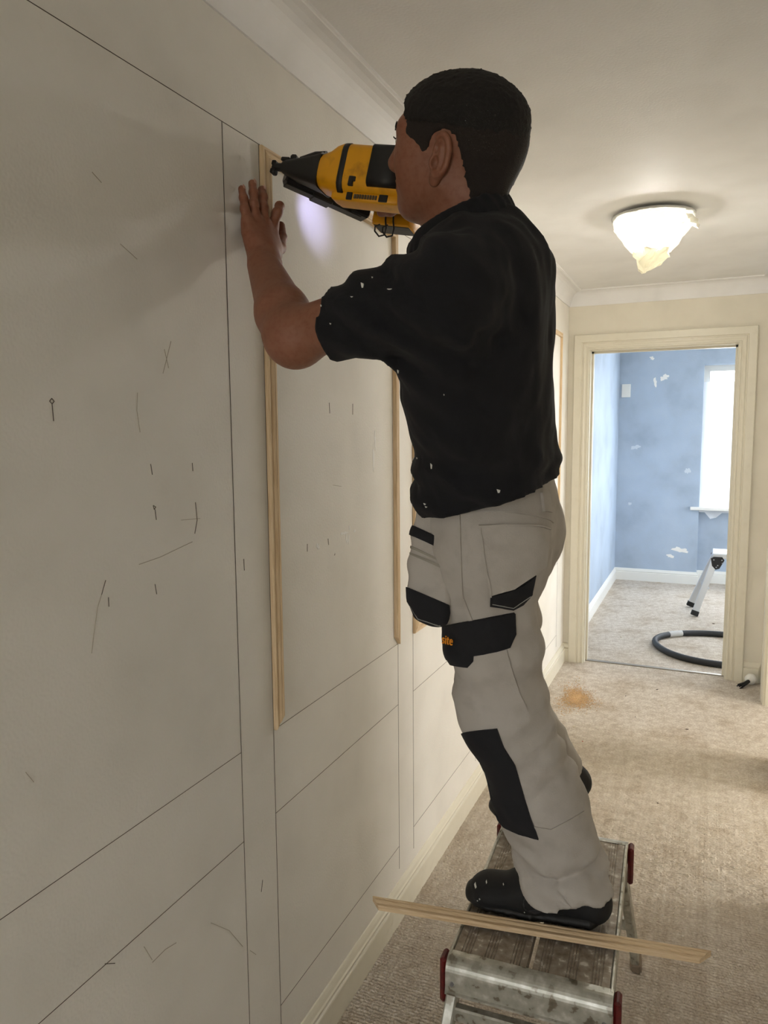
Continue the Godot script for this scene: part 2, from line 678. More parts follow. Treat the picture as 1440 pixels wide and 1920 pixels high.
	M.shirt = relief(mapped(plain(Color(0.055, 0.062, 0.088), 0.95), noise_map(65, 0.05, [[0.0, Color(0.75, 0.75, 0.75)], [1.0, Color(1, 1, 1)]], 512, 5), Vector3.ONE * 4), relief_map(66, 0.25, 2.0), 0.3)
	M.shirt.rim_enabled = true
	M.shirt.rim = 0.12
	M.trouser = relief(mapped(plain(Color(0.72, 0.695, 0.66), 0.9), noise_map(67, 0.012, [[0.0, Color(0.90, 0.89, 0.88)], [0.5, Color(0.985, 0.985, 0.985)], [1.0, Color(1, 1, 1)]], 512, 5), Vector3.ONE * 2.2), relief_map(68, 0.3, 2.0), 0.25)
	M.dark_cloth = relief(plain(Color(0.085, 0.088, 0.105), 0.9), relief_map(66, 0.25, 2.0), 0.3)
	M.dark_cloth.uv1_triplanar = true
	M.dark_cloth.uv1_scale = Vector3.ONE * 4
	M.stitch = plain(Color(0.62, 0.62, 0.60), 0.8)
	M.piping = plain(Color(0.60, 0.58, 0.53), 0.8)
	M.orange = plain(Color(0.95, 0.60, 0.12), 0.7)
	M.shoe = relief(plain(Color(0.075, 0.077, 0.082), 0.75), relief_map(69, 0.2, 4.0), 0.5)
	M.shoe.uv1_triplanar = true
	M.shoe.uv1_scale = Vector3.ONE * 7
	M.sole = mapped(plain(Color(0.11, 0.108, 0.105), 0.6), skin_tex, Vector3.ONE * 4)
	M.logo_grey = plain(Color(0.21, 0.21, 0.22), 0.35)
	M.paint = plain(Color(0.86, 0.86, 0.83), 0.7)
	# tool
	M.yellow = mapped(plain(Color(0.93, 0.66, 0.05), 0.42), noise_map(71, 0.02, [[0.0, Color(0.82, 0.8, 0.76)], [0.4, Color(1, 1, 1)], [1.0, Color(1, 1, 1)]], 256, 5), Vector3.ONE * 4)
	M.tool_black = plain(Color(0.075, 0.075, 0.078), 0.5)
	M.magazine = plain(Color(0.11, 0.115, 0.125), 0.32, 0.4)
	M.steel = plain(Color(0.66, 0.67, 0.69), 0.3, 0.9)
	M.vent = plain(Color(0.33, 0.29, 0.23), 0.6)
	M.led = plain(Color(1, 1, 1), 0.4)
	M.led.emission_enabled = true
	M.led.emission = Color(0.92, 0.94, 1.0)
	M.led.emission_energy_multiplier = 5.0
	# lamp and far room
	M.lamp_glow = plain(Color(0.97, 0.95, 0.9), 0.5)
	M.lamp_glow.emission_enabled = true
	M.lamp_glow.emission = Color(1.0, 0.965, 0.88)
	M.lamp_glow.emission_energy_multiplier = 1.8
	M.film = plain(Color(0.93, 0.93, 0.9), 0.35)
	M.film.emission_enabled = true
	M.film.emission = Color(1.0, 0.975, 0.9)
	M.film.emission_energy_multiplier = 0.8  # emission stands in for lamplight that would come through the film
	M.film_tip = plain(Color(0.95, 0.94, 0.90), 0.35)
	M.film_tip.backlight_enabled = true
	M.film_tip.backlight = Color(0.85, 0.845, 0.81)
	M.lamp_base = plain(Color(0.75, 0.75, 0.74), 0.5)
	M.bright_metal = plain(Color(0.80, 0.81, 0.82), 0.35, 0.6)
	M.black_plastic = plain(Color(0.06, 0.062, 0.068), 0.5)
	M.hose = relief(mapped(plain(Color(0.15, 0.16, 0.175), 0.55), noise_map(81, 0.06, [[0.0, Color(0.8, 0.8, 0.8)], [1.0, Color(1, 1, 1)]], 256, 4), Vector3.ONE * 3), peel, 0.5)
	M.tape = plain(Color(0.74, 0.74, 0.73), 0.6)
	M.sheet = plain(Color(0.95, 0.96, 0.97), 0.4)
	M.sheet.backlight_enabled = true
	M.sheet.backlight = Color(0.95, 0.96, 0.98)
	M.glass = plain(Color(0.9, 0.95, 0.97, 0.08), 0.02)
	M.glass.transparency = BaseMaterial3D.TRANSPARENCY_ALPHA
	M.sawdust = plain(Color(0.83, 0.70, 0.54), 1.0)
	M.chip_pale = plain(Color(0.88, 0.83, 0.74), 0.8)
	M.chip_dark = plain(Color(0.30, 0.23, 0.18), 0.8)
	M.chip_red = plain(Color(0.72, 0.12, 0.14), 0.6)
	M.grey_metal = plain(Color(0.62, 0.60, 0.56), 0.4, 0.7)

# ------------------------------------------------------------------ the setting

const HALL_W := 1.19
const CEIL := 2.40
const FAR_Z := -4.90
const BACK_Z := 2.60

const SKIRT := [Vector2(0, 0), Vector2(0.018, 0), Vector2(0.018, 0.082), Vector2(0.0165, 0.086), Vector2(0.0115, 0.088), Vector2(0.0145, 0.093), Vector2(0.0145, 0.099), Vector2(0.0115, 0.103), Vector2(0.0085, 0.112), Vector2(0.004, 0.121), Vector2(0, 0.122)]
const CASING := [Vector2(0, 0), Vector2(0, 0.012), Vector2(0.004, 0.016), Vector2(0.010, 0.016), Vector2(0.013, 0.0125), Vector2(0.022, 0.0125), Vector2(0.030, 0.0185), Vector2(0.037, 0.0185), Vector2(0.040, 0.0145), Vector2(0.046, 0.0145), Vector2(0.050, 0.021), Vector2(0.092, 0.023), Vector2(0.096, 0.020), Vector2(0.096, 0)]
const MOULD := [Vector2(0, 0), Vector2(0, 0.007), Vector2(0.002, 0.010), Vector2(0.007, 0.010), Vector2(0.0085, 0.0085), Vector2(0.011, 0.0085), Vector2(0.0125, 0.0105), Vector2(0.0165, 0.0125), Vector2(0.0195, 0.0125), Vector2(0.021, 0.011), Vector2(0.023, 0.0135), Vector2(0.0265, 0.0135), Vector2(0.028, 0.012), Vector2(0.028, 0)]

func flip(profile: Array) -> Array:
	var p := profile.duplicate()
	p.reverse()
	return p

func cove_profile() -> Array:
	var p := [Vector2(0, 0.0), Vector2(0, 0.089), Vector2(0.005, 0.089), Vector2(0.0065, 0.084)]
	for i in 9:
		var t := i / 8.0
		var a := t * PI / 2
		# a hollow curve with a slight swell in the middle
		var q := Vector2(0.0075 + 0.077 * (1.0 - cos(a)), 0.0805 - 0.073 * sin(a))
		q += Vector2(1, 1).normalized() * 0.0035 * sin(t * TAU)
		p.append(q)
	p.append_array([Vector2(0.0865, 0.006), Vector2(0.091, 0.005), Vector2(0.091, 0.0)])
	return p

func wall_mark(points: Array, wide: float, mat: Material, wall: Node, called := "pencil_mark") -> void:
	var s := Shape.new()
	for i in points.size() - 1:
		var a := Vector3(0.0003, points[i].x, points[i].y)
		var b := Vector3(0.0003, points[i + 1].x, points[i + 1].y)
		s.bar(a, b, 0.0008, wide, Vector3.RIGHT)
	piece(called, s.done(), mat, wall)

func strip_mesh(length: float, mitre0: float, mitre1: float) -> ArrayMesh:
	# lies along +y from the origin, its back on x = 0, its width towards -z; the mitres say how far each end slants per unit of width
	var s := Shape.new()
	s.sweep([Vector3.ZERO, Vector3(0, length, 0)], [Vector3(0, mitre0, -1), Vector3(0, mitre1, -1)], Vector3.RIGHT, flip(MOULD))
	return s.done()

func rect_frame(z0: float, z1: float, y0: float, y1: float, parent: Node, base: Vector3) -> void:
	# four mitred strips round a rectangle on the left wall; z0 is nearer the landing
	var sides := [[Vector3(0, y0, z0), Vector3(0, y1, z0), Vector3(0, 1, -1), Vector3(0, -1, -1)], [Vector3(0, y1, z0), Vector3(0, y1, z1), Vector3(0, -1, -1), Vector3(0, -1, 1)], [Vector3(0, y1, z1), Vector3(0, y0, z1), Vector3(0, -1, 1), Vector3(0, 1, 1)], [Vector3(0, y0, z1), Vector3(0, y0, z0), Vector3(0, 1, 1), Vector3(0, 1, -1)]]
	for k in 4:
		var s := Shape.new()
		s.sweep([sides[k][0], sides[k][1]], [sides[k][2], sides[k][3]], Vector3.RIGHT, flip(MOULD))
		piece("moulding_strip", s.done(), M.pine if k % 2 == 0 else M.pine_z, parent, -base)

func build_setting() -> void:
	var s := Shape.new()
	# floor slab under the hall, the side room and the far room
	s.box(Vector3(-0.1, -0.12, -8.4), Vector3(3.9, 0, BACK_Z + 0.1))
	var fl := structure("floor", s.done(), M.carpet, "beige ribbed loop-pile carpet along the hallway and far room", "floor")
	build_pile(fl)
	s = Shape.new()
	s.box(Vector3(-0.1, CEIL, -8.4), Vector3(3.9, CEIL + 0.12, BACK_Z + 0.1))
	structure("ceiling", s.done(), M.ceiling, "plain off-white hallway ceiling", "ceiling")
	# left wall
	s = Shape.new()
	s.box(Vector3(-0.12, 0, FAR_Z), Vector3(0, CEIL, BACK_Z + 0.1))
	var wl := structure("wall_left", s.done(), M.wall, "long cream wall marked out with pencil lines for panel moulding", "wall")
	var W := 0.0008
	for y in [2.1235]:
		wall_mark([Vector2(y, 0.4), Vector2(y, -4.66)], W * 1.3, M.pencil, wl, "pencil_line")
	for r in [[0.30, -1.211], [-1.334, -2.045], [-2.17, -2.88], [-3.005, -3.715], [-3.84, -4.654]]:
		for y in [0.895, 0.702, 0.236]:
			wall_mark([Vector2(y, r[0]), Vector2(y, r[1])], W, M.pencil, wl, "pencil_line")
		for z in r:
			wall_mark([Vector2(2.1235 if z < -1.2 else 0.9, z), Vector2(0.16, z)], W, M.pencil, wl, "pencil_line")
	wall_mark([Vector2(2.1235, -1.211), Vector2(0.9, -1.211)], W, M.pencil, wl, "pencil_line")
	var marks := [[Vector2(1.598, -0.782), Vector2(1.594, -0.786), Vector2(1.590, -0.782), Vector2(1.594, -0.778), Vector2(1.598, -0.782)], [Vector2(1.590, -0.782), Vector2(1.566, -0.783)], [Vector2(1.496, -0.979), Vector2(1.478, -0.982)], [Vector2(1.493, -1.088), Vector2(1.478, -1.089)], [Vector2(1.426, -0.981), Vector2(1.423, -0.987), Vector2(1.419, -0.983), Vector2(1.426, -0.981)], [Vector2(1.419, -0.985), Vector2(1.401, -0.987)], [Vector2(1.421, -1.093), Vector2(1.388, -1.096), Vector2(1.364, -1.088)], [Vector2(1.292, -0.870), Vector2(1.277, -0.870)], [Vector2(1.292, -0.977), Vector2(1.274, -0.980)], [Vector2(1.292, -1.240), Vector2(1.268, -1.241)], [Vector2(0.704, -0.823), Vector2(0.690, -0.844)], [Vector2(0.579, -1.275), Vector2(0.555, -1.269)], [Vector2(1.616, -1.620), Vector2(1.590, -1.622)], [Vector2(1.617, -1.750), Vector2(1.589, -1.749)], [Vector2(1.285, -1.499), Vector2(1.267, -1.498)], [Vector2(1.283, -1.602), Vector2(1.267, -1.605)], [Vector2(1.240, -1.638), Vector2(1.236, -1.635)], [Vector2(1.320, -0.866), Vector2(1.299, -0.856)]]
	for m in marks:
		wall_mark(m, 0.0010, M.pencil, wl)
	var scuffs := [[Vector2(1.613, -0.955), Vector2(1.584, -0.952), Vector2(1.549, -0.957)], [Vector2(1.393, -1.052), Vector2(1.390, -1.105)], [Vector2(1.299, -0.856), Vector2(1.280, -0.846), Vector2(1.241, -0.836), Vector2(1.213, -0.830)], [Vector2(1.934, -0.880), Vector2(1.924, -0.898)], [Vector2(1.842, -0.932), Vector2(1.826, -0.968)], [Vector2(0.631, -0.929), Vector2(0.632, -0.963), Vector2(0.625, -0.992)], [Vector2(0.673, -0.911), Vector2(0.636, -0.929)], [Vector2(0.598, -1.093), Vector2(0.543, -1.151), Vector2(0.478, -1.195)], [Vector2(0.451, -1.221), Vector2(0.427, -1.242)], [Vector2(1.413, -1.635), Vector2(1.407, -1.679)], [Vector2(1.689, -1.025), Vector2(1.658, -1.034)], [Vector2(1.648, -1.019), Vector2(1.704, -1.043)], [Vector2(1.080, -0.700), Vector2(1.060, -0.712)], [Vector2(1.350, -1.080), Vector2(1.336, -0.993), Vector2(1.332, -0.941)]]
	for m in scuffs:
		wall_mark(m, 0.0008, M.scuff, wl, "scuff_mark")
	for f in [[1.295, -1.721, 0.010, 0.003], [1.285, -1.690, 0.006, 0.022], [1.269, -1.705, 0.018, 0.006], [1.266, -1.716, 0.014, 0.005], [1.469, -1.877, 0.060, 0.006], [1.520, -1.888, 0.030, 0.005], [1.271, -1.550, 0.010, 0.010], [1.283, -1.753, 0.004, 0.010]]:
		piece("filler_patch", smear(Vector3(0, f[0], f[1]), Vector3.UP, Vector3.BACK, f[2], f[3], 0.0006), M.filler, wl)
	# far wall with its doorway
	var dx0 := 0.118
	var dx1 := 1.004
	var dy := 2.052
	s = Shape.new()
	s.box(Vector3(-0.12, 0, FAR_Z - 0.12), Vector3(dx0, CEIL, FAR_Z))
	s.box(Vector3(dx1, 0, FAR_Z - 0.12), Vector3(3.9, CEIL, FAR_Z))
	s.box(Vector3(dx0, dy, FAR_Z - 0.12), Vector3(dx1, CEIL, FAR_Z))
	structure("wall_far", s.done(), M.end_wall, "cream end wall above and around the open doorway", "wall")
	# right wall with two doorways to the side room
	var o0 := [-2.585, -3.43]
	var o1 := [-3.72, -4.52]
	s = Shape.new()
	s.box(Vector3(HALL_W, 0, o0[0]), Vector3(HALL_W + 0.1, CEIL, BACK_Z + 0.1))
	s.box(Vector3(HALL_W, dy, o0[1]), Vector3(HALL_W + 0.1, CEIL, o0[0]))
	s.box(Vector3(HALL_W, 0, o1[0]), Vector3(HALL_W + 0.1, CEIL, o0[1]))
	s.box(Vector3(HALL_W, dy, o1[1]), Vector3(HALL_W + 0.1, CEIL, o1[0]))
	s.box(Vector3(HALL_W, 0, FAR_Z), Vector3(HALL_W + 0.1, CEIL, o1[1]))
	structure("wall_right", s.done(), M.wall, "cream hallway wall with doorways to the side room", "wall")
	# end of the hall behind the camera, with an added, unseen window for fill light
	s = Shape.new()
	s.box(Vector3(-0.12, 0, BACK_Z), Vector3(HALL_W + 0.1, 0.8, BACK_Z + 0.1))
	s.box(Vector3(-0.12, 2.1, BACK_Z), Vector3(HALL_W + 0.1, CEIL, BACK_Z + 0.1))
	s.box(Vector3(-0.12, 0.8, BACK_Z), Vector3(0.12, 2.1, BACK_Z + 0.1))
	s.box(Vector3(1.07, 0.8, BACK_Z), Vector3(HALL_W + 0.1, 2.1, BACK_Z + 0.1))
	structure("wall_back", s.done(), M.wall, "cream wall at the near end with an added unseen window", "wall")
	# side room
	s = Shape.new()
	s.box(Vector3(HALL_W + 0.1, 0, -2.3), Vector3(3.9, CEIL, -2.2))
	structure("wall_side_near", s.done(), M.wall, "near wall of the side room", "wall")
	s = Shape.new()
	s.box(Vector3(3.6, 0, FAR_Z), Vector3(3.7, 0.9, -2.2))
	s.box(Vector3(3.6, 2.1, FAR_Z), Vector3(3.7, CEIL, -2.2))
	s.box(Vector3(3.6, 0.9, -3.2), Vector3(3.7, 2.1, -2.2))
	s.box(Vector3(3.6, 0.9, FAR_Z), Vector3(3.7, 2.1, -4.3))
	structure("wall_side_outer", s.done(), M.wall, "outer wall of the side room with its window", "wall")
	# far room
	var bz := -7.82
	s = Shape.new()
	s.box(Vector3(-0.12, 0, -8.3), Vector3(0.0, CEIL, FAR_Z - 0.12))
	structure("wall_far_left", s.done(), M.blue_wall, "pale blue side wall of the far room", "wall")
	s = Shape.new()
	s.box(Vector3(0, 0, bz - 0.25), Vector3(0.774, CEIL, bz))
	s.box(Vector3(0.774, 2.14, bz - 0.25), Vector3(2.35, CEIL, bz))
	s.box(Vector3(2.35, 0, bz - 0.25), Vector3(3.3, CEIL, bz))
	s.box(Vector3(0.774, 0, bz - 0.25), Vector3(2.35, 0.765, bz - 0.13))
	var wb := structure("wall_far_back", s.done(), M.blue_wall, "patchy pale blue back wall with a window recess", "wall")
	s = Shape.new()
	s.box(Vector3(3.2, 0, -8.3), Vector3(3.3, CEIL, -7.2))
	s.box(Vector3(3.2, 0, -5.7), Vector3(3.3, CEIL, FAR_Z - 0.12))
	s.box(Vector3(3.2, 0, -7.2), Vector3(3.3, 0.8, -5.7))
	s.box(Vector3(3.2, 2.1, -7.2), Vector3(3.3, CEIL, -5.7))
	structure("wall_far_right", s.done(), M.blue_wall, "pale blue wall of the far room beside the window", "wall")
	for f in [[0.42, 2.03, 0.055, 0.035], [0.335, 1.985, 0.02, 0.055], [0.30, 2.22, 0.03, 0.02], [0.62, 0.335, 0.08, 0.04], [0.53, 0.27, 0.05, 0.02], [0.13, 0.78, 0.03, 0.015], [0.17, 1.35, 0.05, 0.03], [0.66, 1.12, 0.03, 0.04]]:
		piece("filler_patch", smear(Vector3(f[0], f[1], bz), Vector3.RIGHT, Vector3.UP, f[2], f[3], 0.001), M.filler_blue if f[1] < 1.5 and f[1] > 0.5 else M.filler, wb)
	var sk := Shape.new()
	sk.bevel(Transform3D(Basis(), Vector3(0.065, 1.91, bz + 0.006)), Vector3(0.085, 0.13, 0.012), 0.003)
	var so := piece("wall_socket", sk.done(), M.white_trim, self)
	tag(so, "white blank switch plate high in the blue room's corner", "switch plate")
	# skirting boards
	s = Shape.new()
	s.sweep([Vector3(0, 0, BACK_Z), Vector3(0, 0, FAR_Z)], [Vector3.RIGHT, Vector3.RIGHT + Vector3.BACK], Vector3.UP, SKIRT)
	s.sweep([Vector3(0, 0, FAR_Z), Vector3(0.045, 0, FAR_Z)], [Vector3.RIGHT + Vector3.BACK, Vector3.BACK], Vector3.UP, SKIRT)
	structure("baseboard_left", s.done(), M.gloss_trim, "cream gloss moulded skirting board along the left wall", "skirting board")
	s = Shape.new()
	s.sweep([Vector3(1.085, 0, FAR_Z), Vector3(HALL_W, 0, FAR_Z)], [Vector3.BACK, Vector3.BACK + Vector3.LEFT], Vector3.UP, SKIRT)
	structure("baseboard_far", s.done(), M.gloss_trim, "short cream skirting board beside the doorway's right casing", "skirting board")
	s = Shape.new()
	s.sweep([Vector3(HALL_W, 0, o0[0] + 0.09), Vector3(HALL_W, 0, BACK_Z)], [Vector3.LEFT, Vector3.LEFT], Vector3.UP, SKIRT)
	structure("baseboard_right", s.done(), M.gloss_trim, "cream skirting board along the right wall", "skirting board")
	s = Shape.new()
	s.sweep([Vector3(0, 0, FAR_Z - 0.12), Vector3(0, 0, bz)], [Vector3.RIGHT, Vector3.RIGHT + Vector3.BACK], Vector3.UP, SKIRT)
	s.sweep([Vector3(0, 0, bz), Vector3(0.774, 0, bz)], [Vector3.RIGHT + Vector3.BACK, Vector3.RIGHT + Vector3.BACK], Vector3.UP, SKIRT)
	s.sweep([Vector3(0.774, 0, bz), Vector3(0.774, 0, bz - 0.13)], [Vector3.RIGHT + Vector3.BACK, Vector3.RIGHT + Vector3.BACK], Vector3.UP, SKIRT)
	s.sweep([Vector3(0.774, 0, bz - 0.13), Vector3(2.35, 0, bz - 0.13)], [Vector3.RIGHT + Vector3.BACK, Vector3.BACK], Vector3.UP, SKIRT)
	structure("baseboard_room", s.done(), M.white_trim, "white skirting board round the blue room", "skirting board")
	# coving
	var cv := cove_profile()
	s = Shape.new()
	var dn := Vector3.DOWN
	s.sweep([Vector3(0, CEIL, BACK_Z), Vector3(0, CEIL, FAR_Z), Vector3(HALL_W, CEIL, FAR_Z), Vector3(HALL_W, CEIL, BACK_Z)], [Vector3.RIGHT, Vector3.RIGHT + Vector3.BACK, Vector3.LEFT + Vector3.BACK, Vector3.LEFT], dn, flip(cv))
	structure("trim_1", s.done(), M.cornice, "white plaster coving round the hallway ceiling", "coving")
	s = Shape.new()
	s.sweep([Vector3(0, CEIL, FAR_Z - 0.12), Vector3(0, CEIL, bz), Vector3(3.2, CEIL, bz)], [Vector3.RIGHT, Vector3.RIGHT + Vector3.BACK, Vector3.BACK], dn, flip(cv))
	structure("trim_2", s.done(), M.cornice, "white coving in the blue room", "coving")
	# doorway: lining, stop and casing
	s = Shape.new()
	var lx0 := 0.141
	var lx1 := 0.985
	var ly := 2.030
	s.box(Vector3(dx0, 0, FAR_Z - 0.122), Vector3(lx0, ly, FAR_Z + 0.002))
	s.box(Vector3(lx1, 0, FAR_Z - 0.122), Vector3(dx1, ly, FAR_Z + 0.002))
	s.box(Vector3(dx0, ly, FAR_Z - 0.122), Vector3(dx1, dy, FAR_Z + 0.002))
	s.box(Vector3(lx0, 0, FAR_Z - 0.085), Vector3(lx0 + 0.012, ly, FAR_Z - 0.05))
	s.box(Vector3(lx1 - 0.012, 0, FAR_Z - 0.085), Vector3(lx1, ly, FAR_Z - 0.05))
	s.box(Vector3(lx0, ly - 0.012, FAR_Z - 0.085), Vector3(lx1, ly, FAR_Z - 0.05))
	structure("trim_3", s.done(), M.gloss_trim, "cream door lining with stop in the open doorway", "door lining")
	s = Shape.new()
	s.sweep([Vector3(lx0 - 0.006, 0, FAR_Z), Vector3(lx0 - 0.006, ly + 0.006, FAR_Z), Vector3(lx1 + 0.006, ly + 0.006, FAR_Z), Vector3(lx1 + 0.006, 0, FAR_Z)], [Vector3.LEFT, Vector3.LEFT + Vector3.UP, Vector3.RIGHT + Vector3.UP, Vector3.RIGHT], Vector3.BACK, CASING)
	structure("trim_4", s.done(), M.gloss_trim, "cream moulded architrave round the open doorway to the blue room", "architrave")
	for k in 2:
		var o: Array = [o0, o1][k]
		s = Shape.new()
		s.box(Vector3(HALL_W - 0.002, 0, o[0] - 0.02), Vector3(HALL_W + 0.102, ly, o[0]))
		s.box(Vector3(HALL_W - 0.002, 0, o[1]), Vector3(HALL_W + 0.102, ly, o[1] + 0.02))
		s.box(Vector3(HALL_W - 0.002, ly, o[1]), Vector3(HALL_W + 0.102, dy, o[0]))
		s.sweep([Vector3(HALL_W, 0, o[0] - 0.014), Vector3(HALL_W, ly + 0.006, o[0] - 0.014), Vector3(HALL_W, ly + 0.006, o[1] + 0.014), Vector3(HALL_W, 0, o[1] + 0.014)], [Vector3.BACK, Vector3.BACK + Vector3.UP, Vector3.FORWARD + Vector3.UP, Vector3.FORWARD], Vector3.LEFT, flip(CASING))
		structure("trim_%d" % (5 + k), s.done(), M.gloss_trim, ["cream architrave of the nearer doorway in the right wall", "cream architrave of the right wall's doorway beside the end wall"][k], "architrave")
	s = Shape.new()
	s.bevel(Transform3D(Basis(), Vector3((lx0 + lx1) / 2, 0.003, FAR_Z - 0.06)), Vector3(lx1 - lx0, 0.006, 0.03), 0.002)
	structure("trim_7", s.done(), M.grey_metal, "thin metal carpet bar across the doorway", "carpet bar")
	# windows
	build_window("window_1", Vector3(0.774, 0.77, bz - 0.22), Vector3(2.35, 2.14, bz - 0.17), 2, 2)
	build_window("window_2", Vector3(3.62, 0.9, -4.3), Vector3(3.67, 2.1, -3.2), 0, 1)
	build_window("window_4", Vector3(3.22, 0.8, -7.2), Vector3(3.27, 2.1, -5.7), 0, 2)  # added unseen window, goes with the far room fill
	build_window("window_3", Vector3(0.12, 0.8, BACK_Z + 0.03), Vector3(1.07, 2.1, BACK_Z + 0.08), 2, 1)  # added unseen window, goes with the fill behind the camera
	s = Shape.new()
	s.bevel(Transform3D(Basis(), Vector3(1.54, 0.755, bz - 0.06)), Vector3(1.69, 0.03, 0.20), 0.004)
	var sill := structure("trim_8", s.done(), M.white_trim, "white window board under the blue room's window", "window sill")
	sill.set_meta("kind", "structure")

func build_window(called: String, lo: Vector3, hi: Vector3, axis: int, panes: int) -> void:
	var o := Node3D.new()
	o.name = called
	o.set_meta("kind", "structure")
	tag(o, {"window_1": "white framed window in the blue room's recess", "window_2": "window of the side room", "window_4": "added unseen window for fill light in the right wall of the blue room", "window_3": "added unseen window for fill light at the near end"}[called], "window")
	add_child(o)
	var across := 0 if axis == 2 else 2
	var f := 0.055
	var s := Shape.new()
	var parts := [[lo[across], lo[across] + f], [hi[across] - f, hi[across]]]
	if panes == 2:
		var m := (lo[across] + hi[across]) / 2
		parts.append([m - f / 2, m + f / 2])
	for p in parts:
		var a := lo
		var b := hi
		a[across] = p[0]
		b[across] = p[1]
		s.box(a, b)
	for y in [[lo.y, lo.y + f], [hi.y - f, hi.y]]:
		var a := lo
		var b := hi
		a.y = y[0]
		b.y = y[1]
		a[across] += f
		b[across] -= f
		s.box(a, b)
	piece("window_frame", s.done(), M.white_trim, o)
	var cuts := [[lo[across] + f, hi[across] - f]]
	if panes == 2:
		var m := (lo[across] + hi[across]) / 2
		cuts = [[lo[across] + f, m - f / 2], [m + f / 2, hi[across] - f]]
	for c in cuts:
		var g := Shape.new()
		var a := lo
		var b := hi
		a.y += f
		b.y -= f
		a[across] = c[0]
		b[across] = c[1]
		var mid := (lo[axis] + hi[axis]) / 2
		a[axis] = mid
		b[axis] = mid
		if axis == 2:
			g.quad(a, Vector3(b.x, a.y, mid), b, Vector3(a.x, b.y, mid))
		else:
			g.quad(a, Vector3(mid, a.y, b.z), b, Vector3(mid, b.y, a.z))
		piece("pane", g.done(), M.glass, o)

# the loops of the carpet where they can be made out: ribs across the hall, too many to count
func build_pile(fl: Node) -> void:
	var pitch := 0.0108
	var z0 := -1.15
	var ribs := 250
	var nx := 250
	var x0 := 0.012
	var dx := (HALL_W - 0.014) / nx
	var f := FastNoiseLite.new()
	f.seed = 77
	f.frequency = 1.0
	var prof := [0.0, 0.62, 1.0, 0.66]
	var v := PackedVector3Array()
	var ix := PackedInt32Array()
	var nz := ribs * 4 + 1
	v.resize(nz * (nx + 1))
	for j in nz:
		var rib := j / 4
		var base: float = prof[j % 4]
		var worn := lerpf(1.0, 0.25, smoothstep(110.0, 250.0, rib))     # relief fades out so its shade meets the flat carpet without a seam
		for i in nx + 1:
			var x := x0 + dx * i
			var wave := 0.0035 * f.get_noise_2d(x * 14.0, rib * 0.22)
			var loop := f.get_noise_2d(x * 190.0, rib * 9.7)
			var h := 0.0008 + base * (0.0066 + 0.0044 * loop) * worn
			v[j * (nx + 1) + i] = Vector3(x, maxf(h, 0.0006), z0 - pitch * j / 4.0 + wave + 0.0012 * loop)
	for j in nz - 1:
		for i in nx:
			var a := j * (nx + 1) + i
			ix.append_array(PackedInt32Array([a, a + nx + 2, a + 1, a, a + nx + 1, a + nx + 2]))
	var nrm := PackedVector3Array()
	nrm.resize(v.size())
	for j in nz:
		for i in nx + 1:
			var a := v[maxi(j - 1, 0) * (nx + 1) + i]
			var b := v[mini(j + 1, nz - 1) * (nx + 1) + i]
			var c := v[j * (nx + 1) + maxi(i - 1, 0)]
			var d := v[j * (nx + 1) + mini(i + 1, nx)]
			nrm[j * (nx + 1) + i] = (a - b).cross(d - c).normalized()
	var arr := []
	arr.resize(Mesh.ARRAY_MAX)
	arr[Mesh.ARRAY_VERTEX] = v
	arr[Mesh.ARRAY_NORMAL] = nrm
	arr[Mesh.ARRAY_INDEX] = ix
	var am := ArrayMesh.new()
	am.add_surface_from_arrays(Mesh.PRIMITIVE_TRIANGLES, arr)
	var o := piece("carpet_pile", am, M.carpet, fl)
	o.set_meta("kind", "stuff")
	o.set_meta("label", "ribbed beige wool loops of the hallway carpet")

# ------------------------------------------------------------------ things in the hall

func wall_strip(at: Vector3, length: float, m0: float, m1: float, mat: Material, label: String, along_z := false) -> void:
	var o := piece("panel_moulding", strip_mesh(length, m0, m1), mat, self, at)
	if along_z:
		o.rotation.x = -PI / 2
	tag(o, label, "moulding", "pine strips of the unfinished frame")

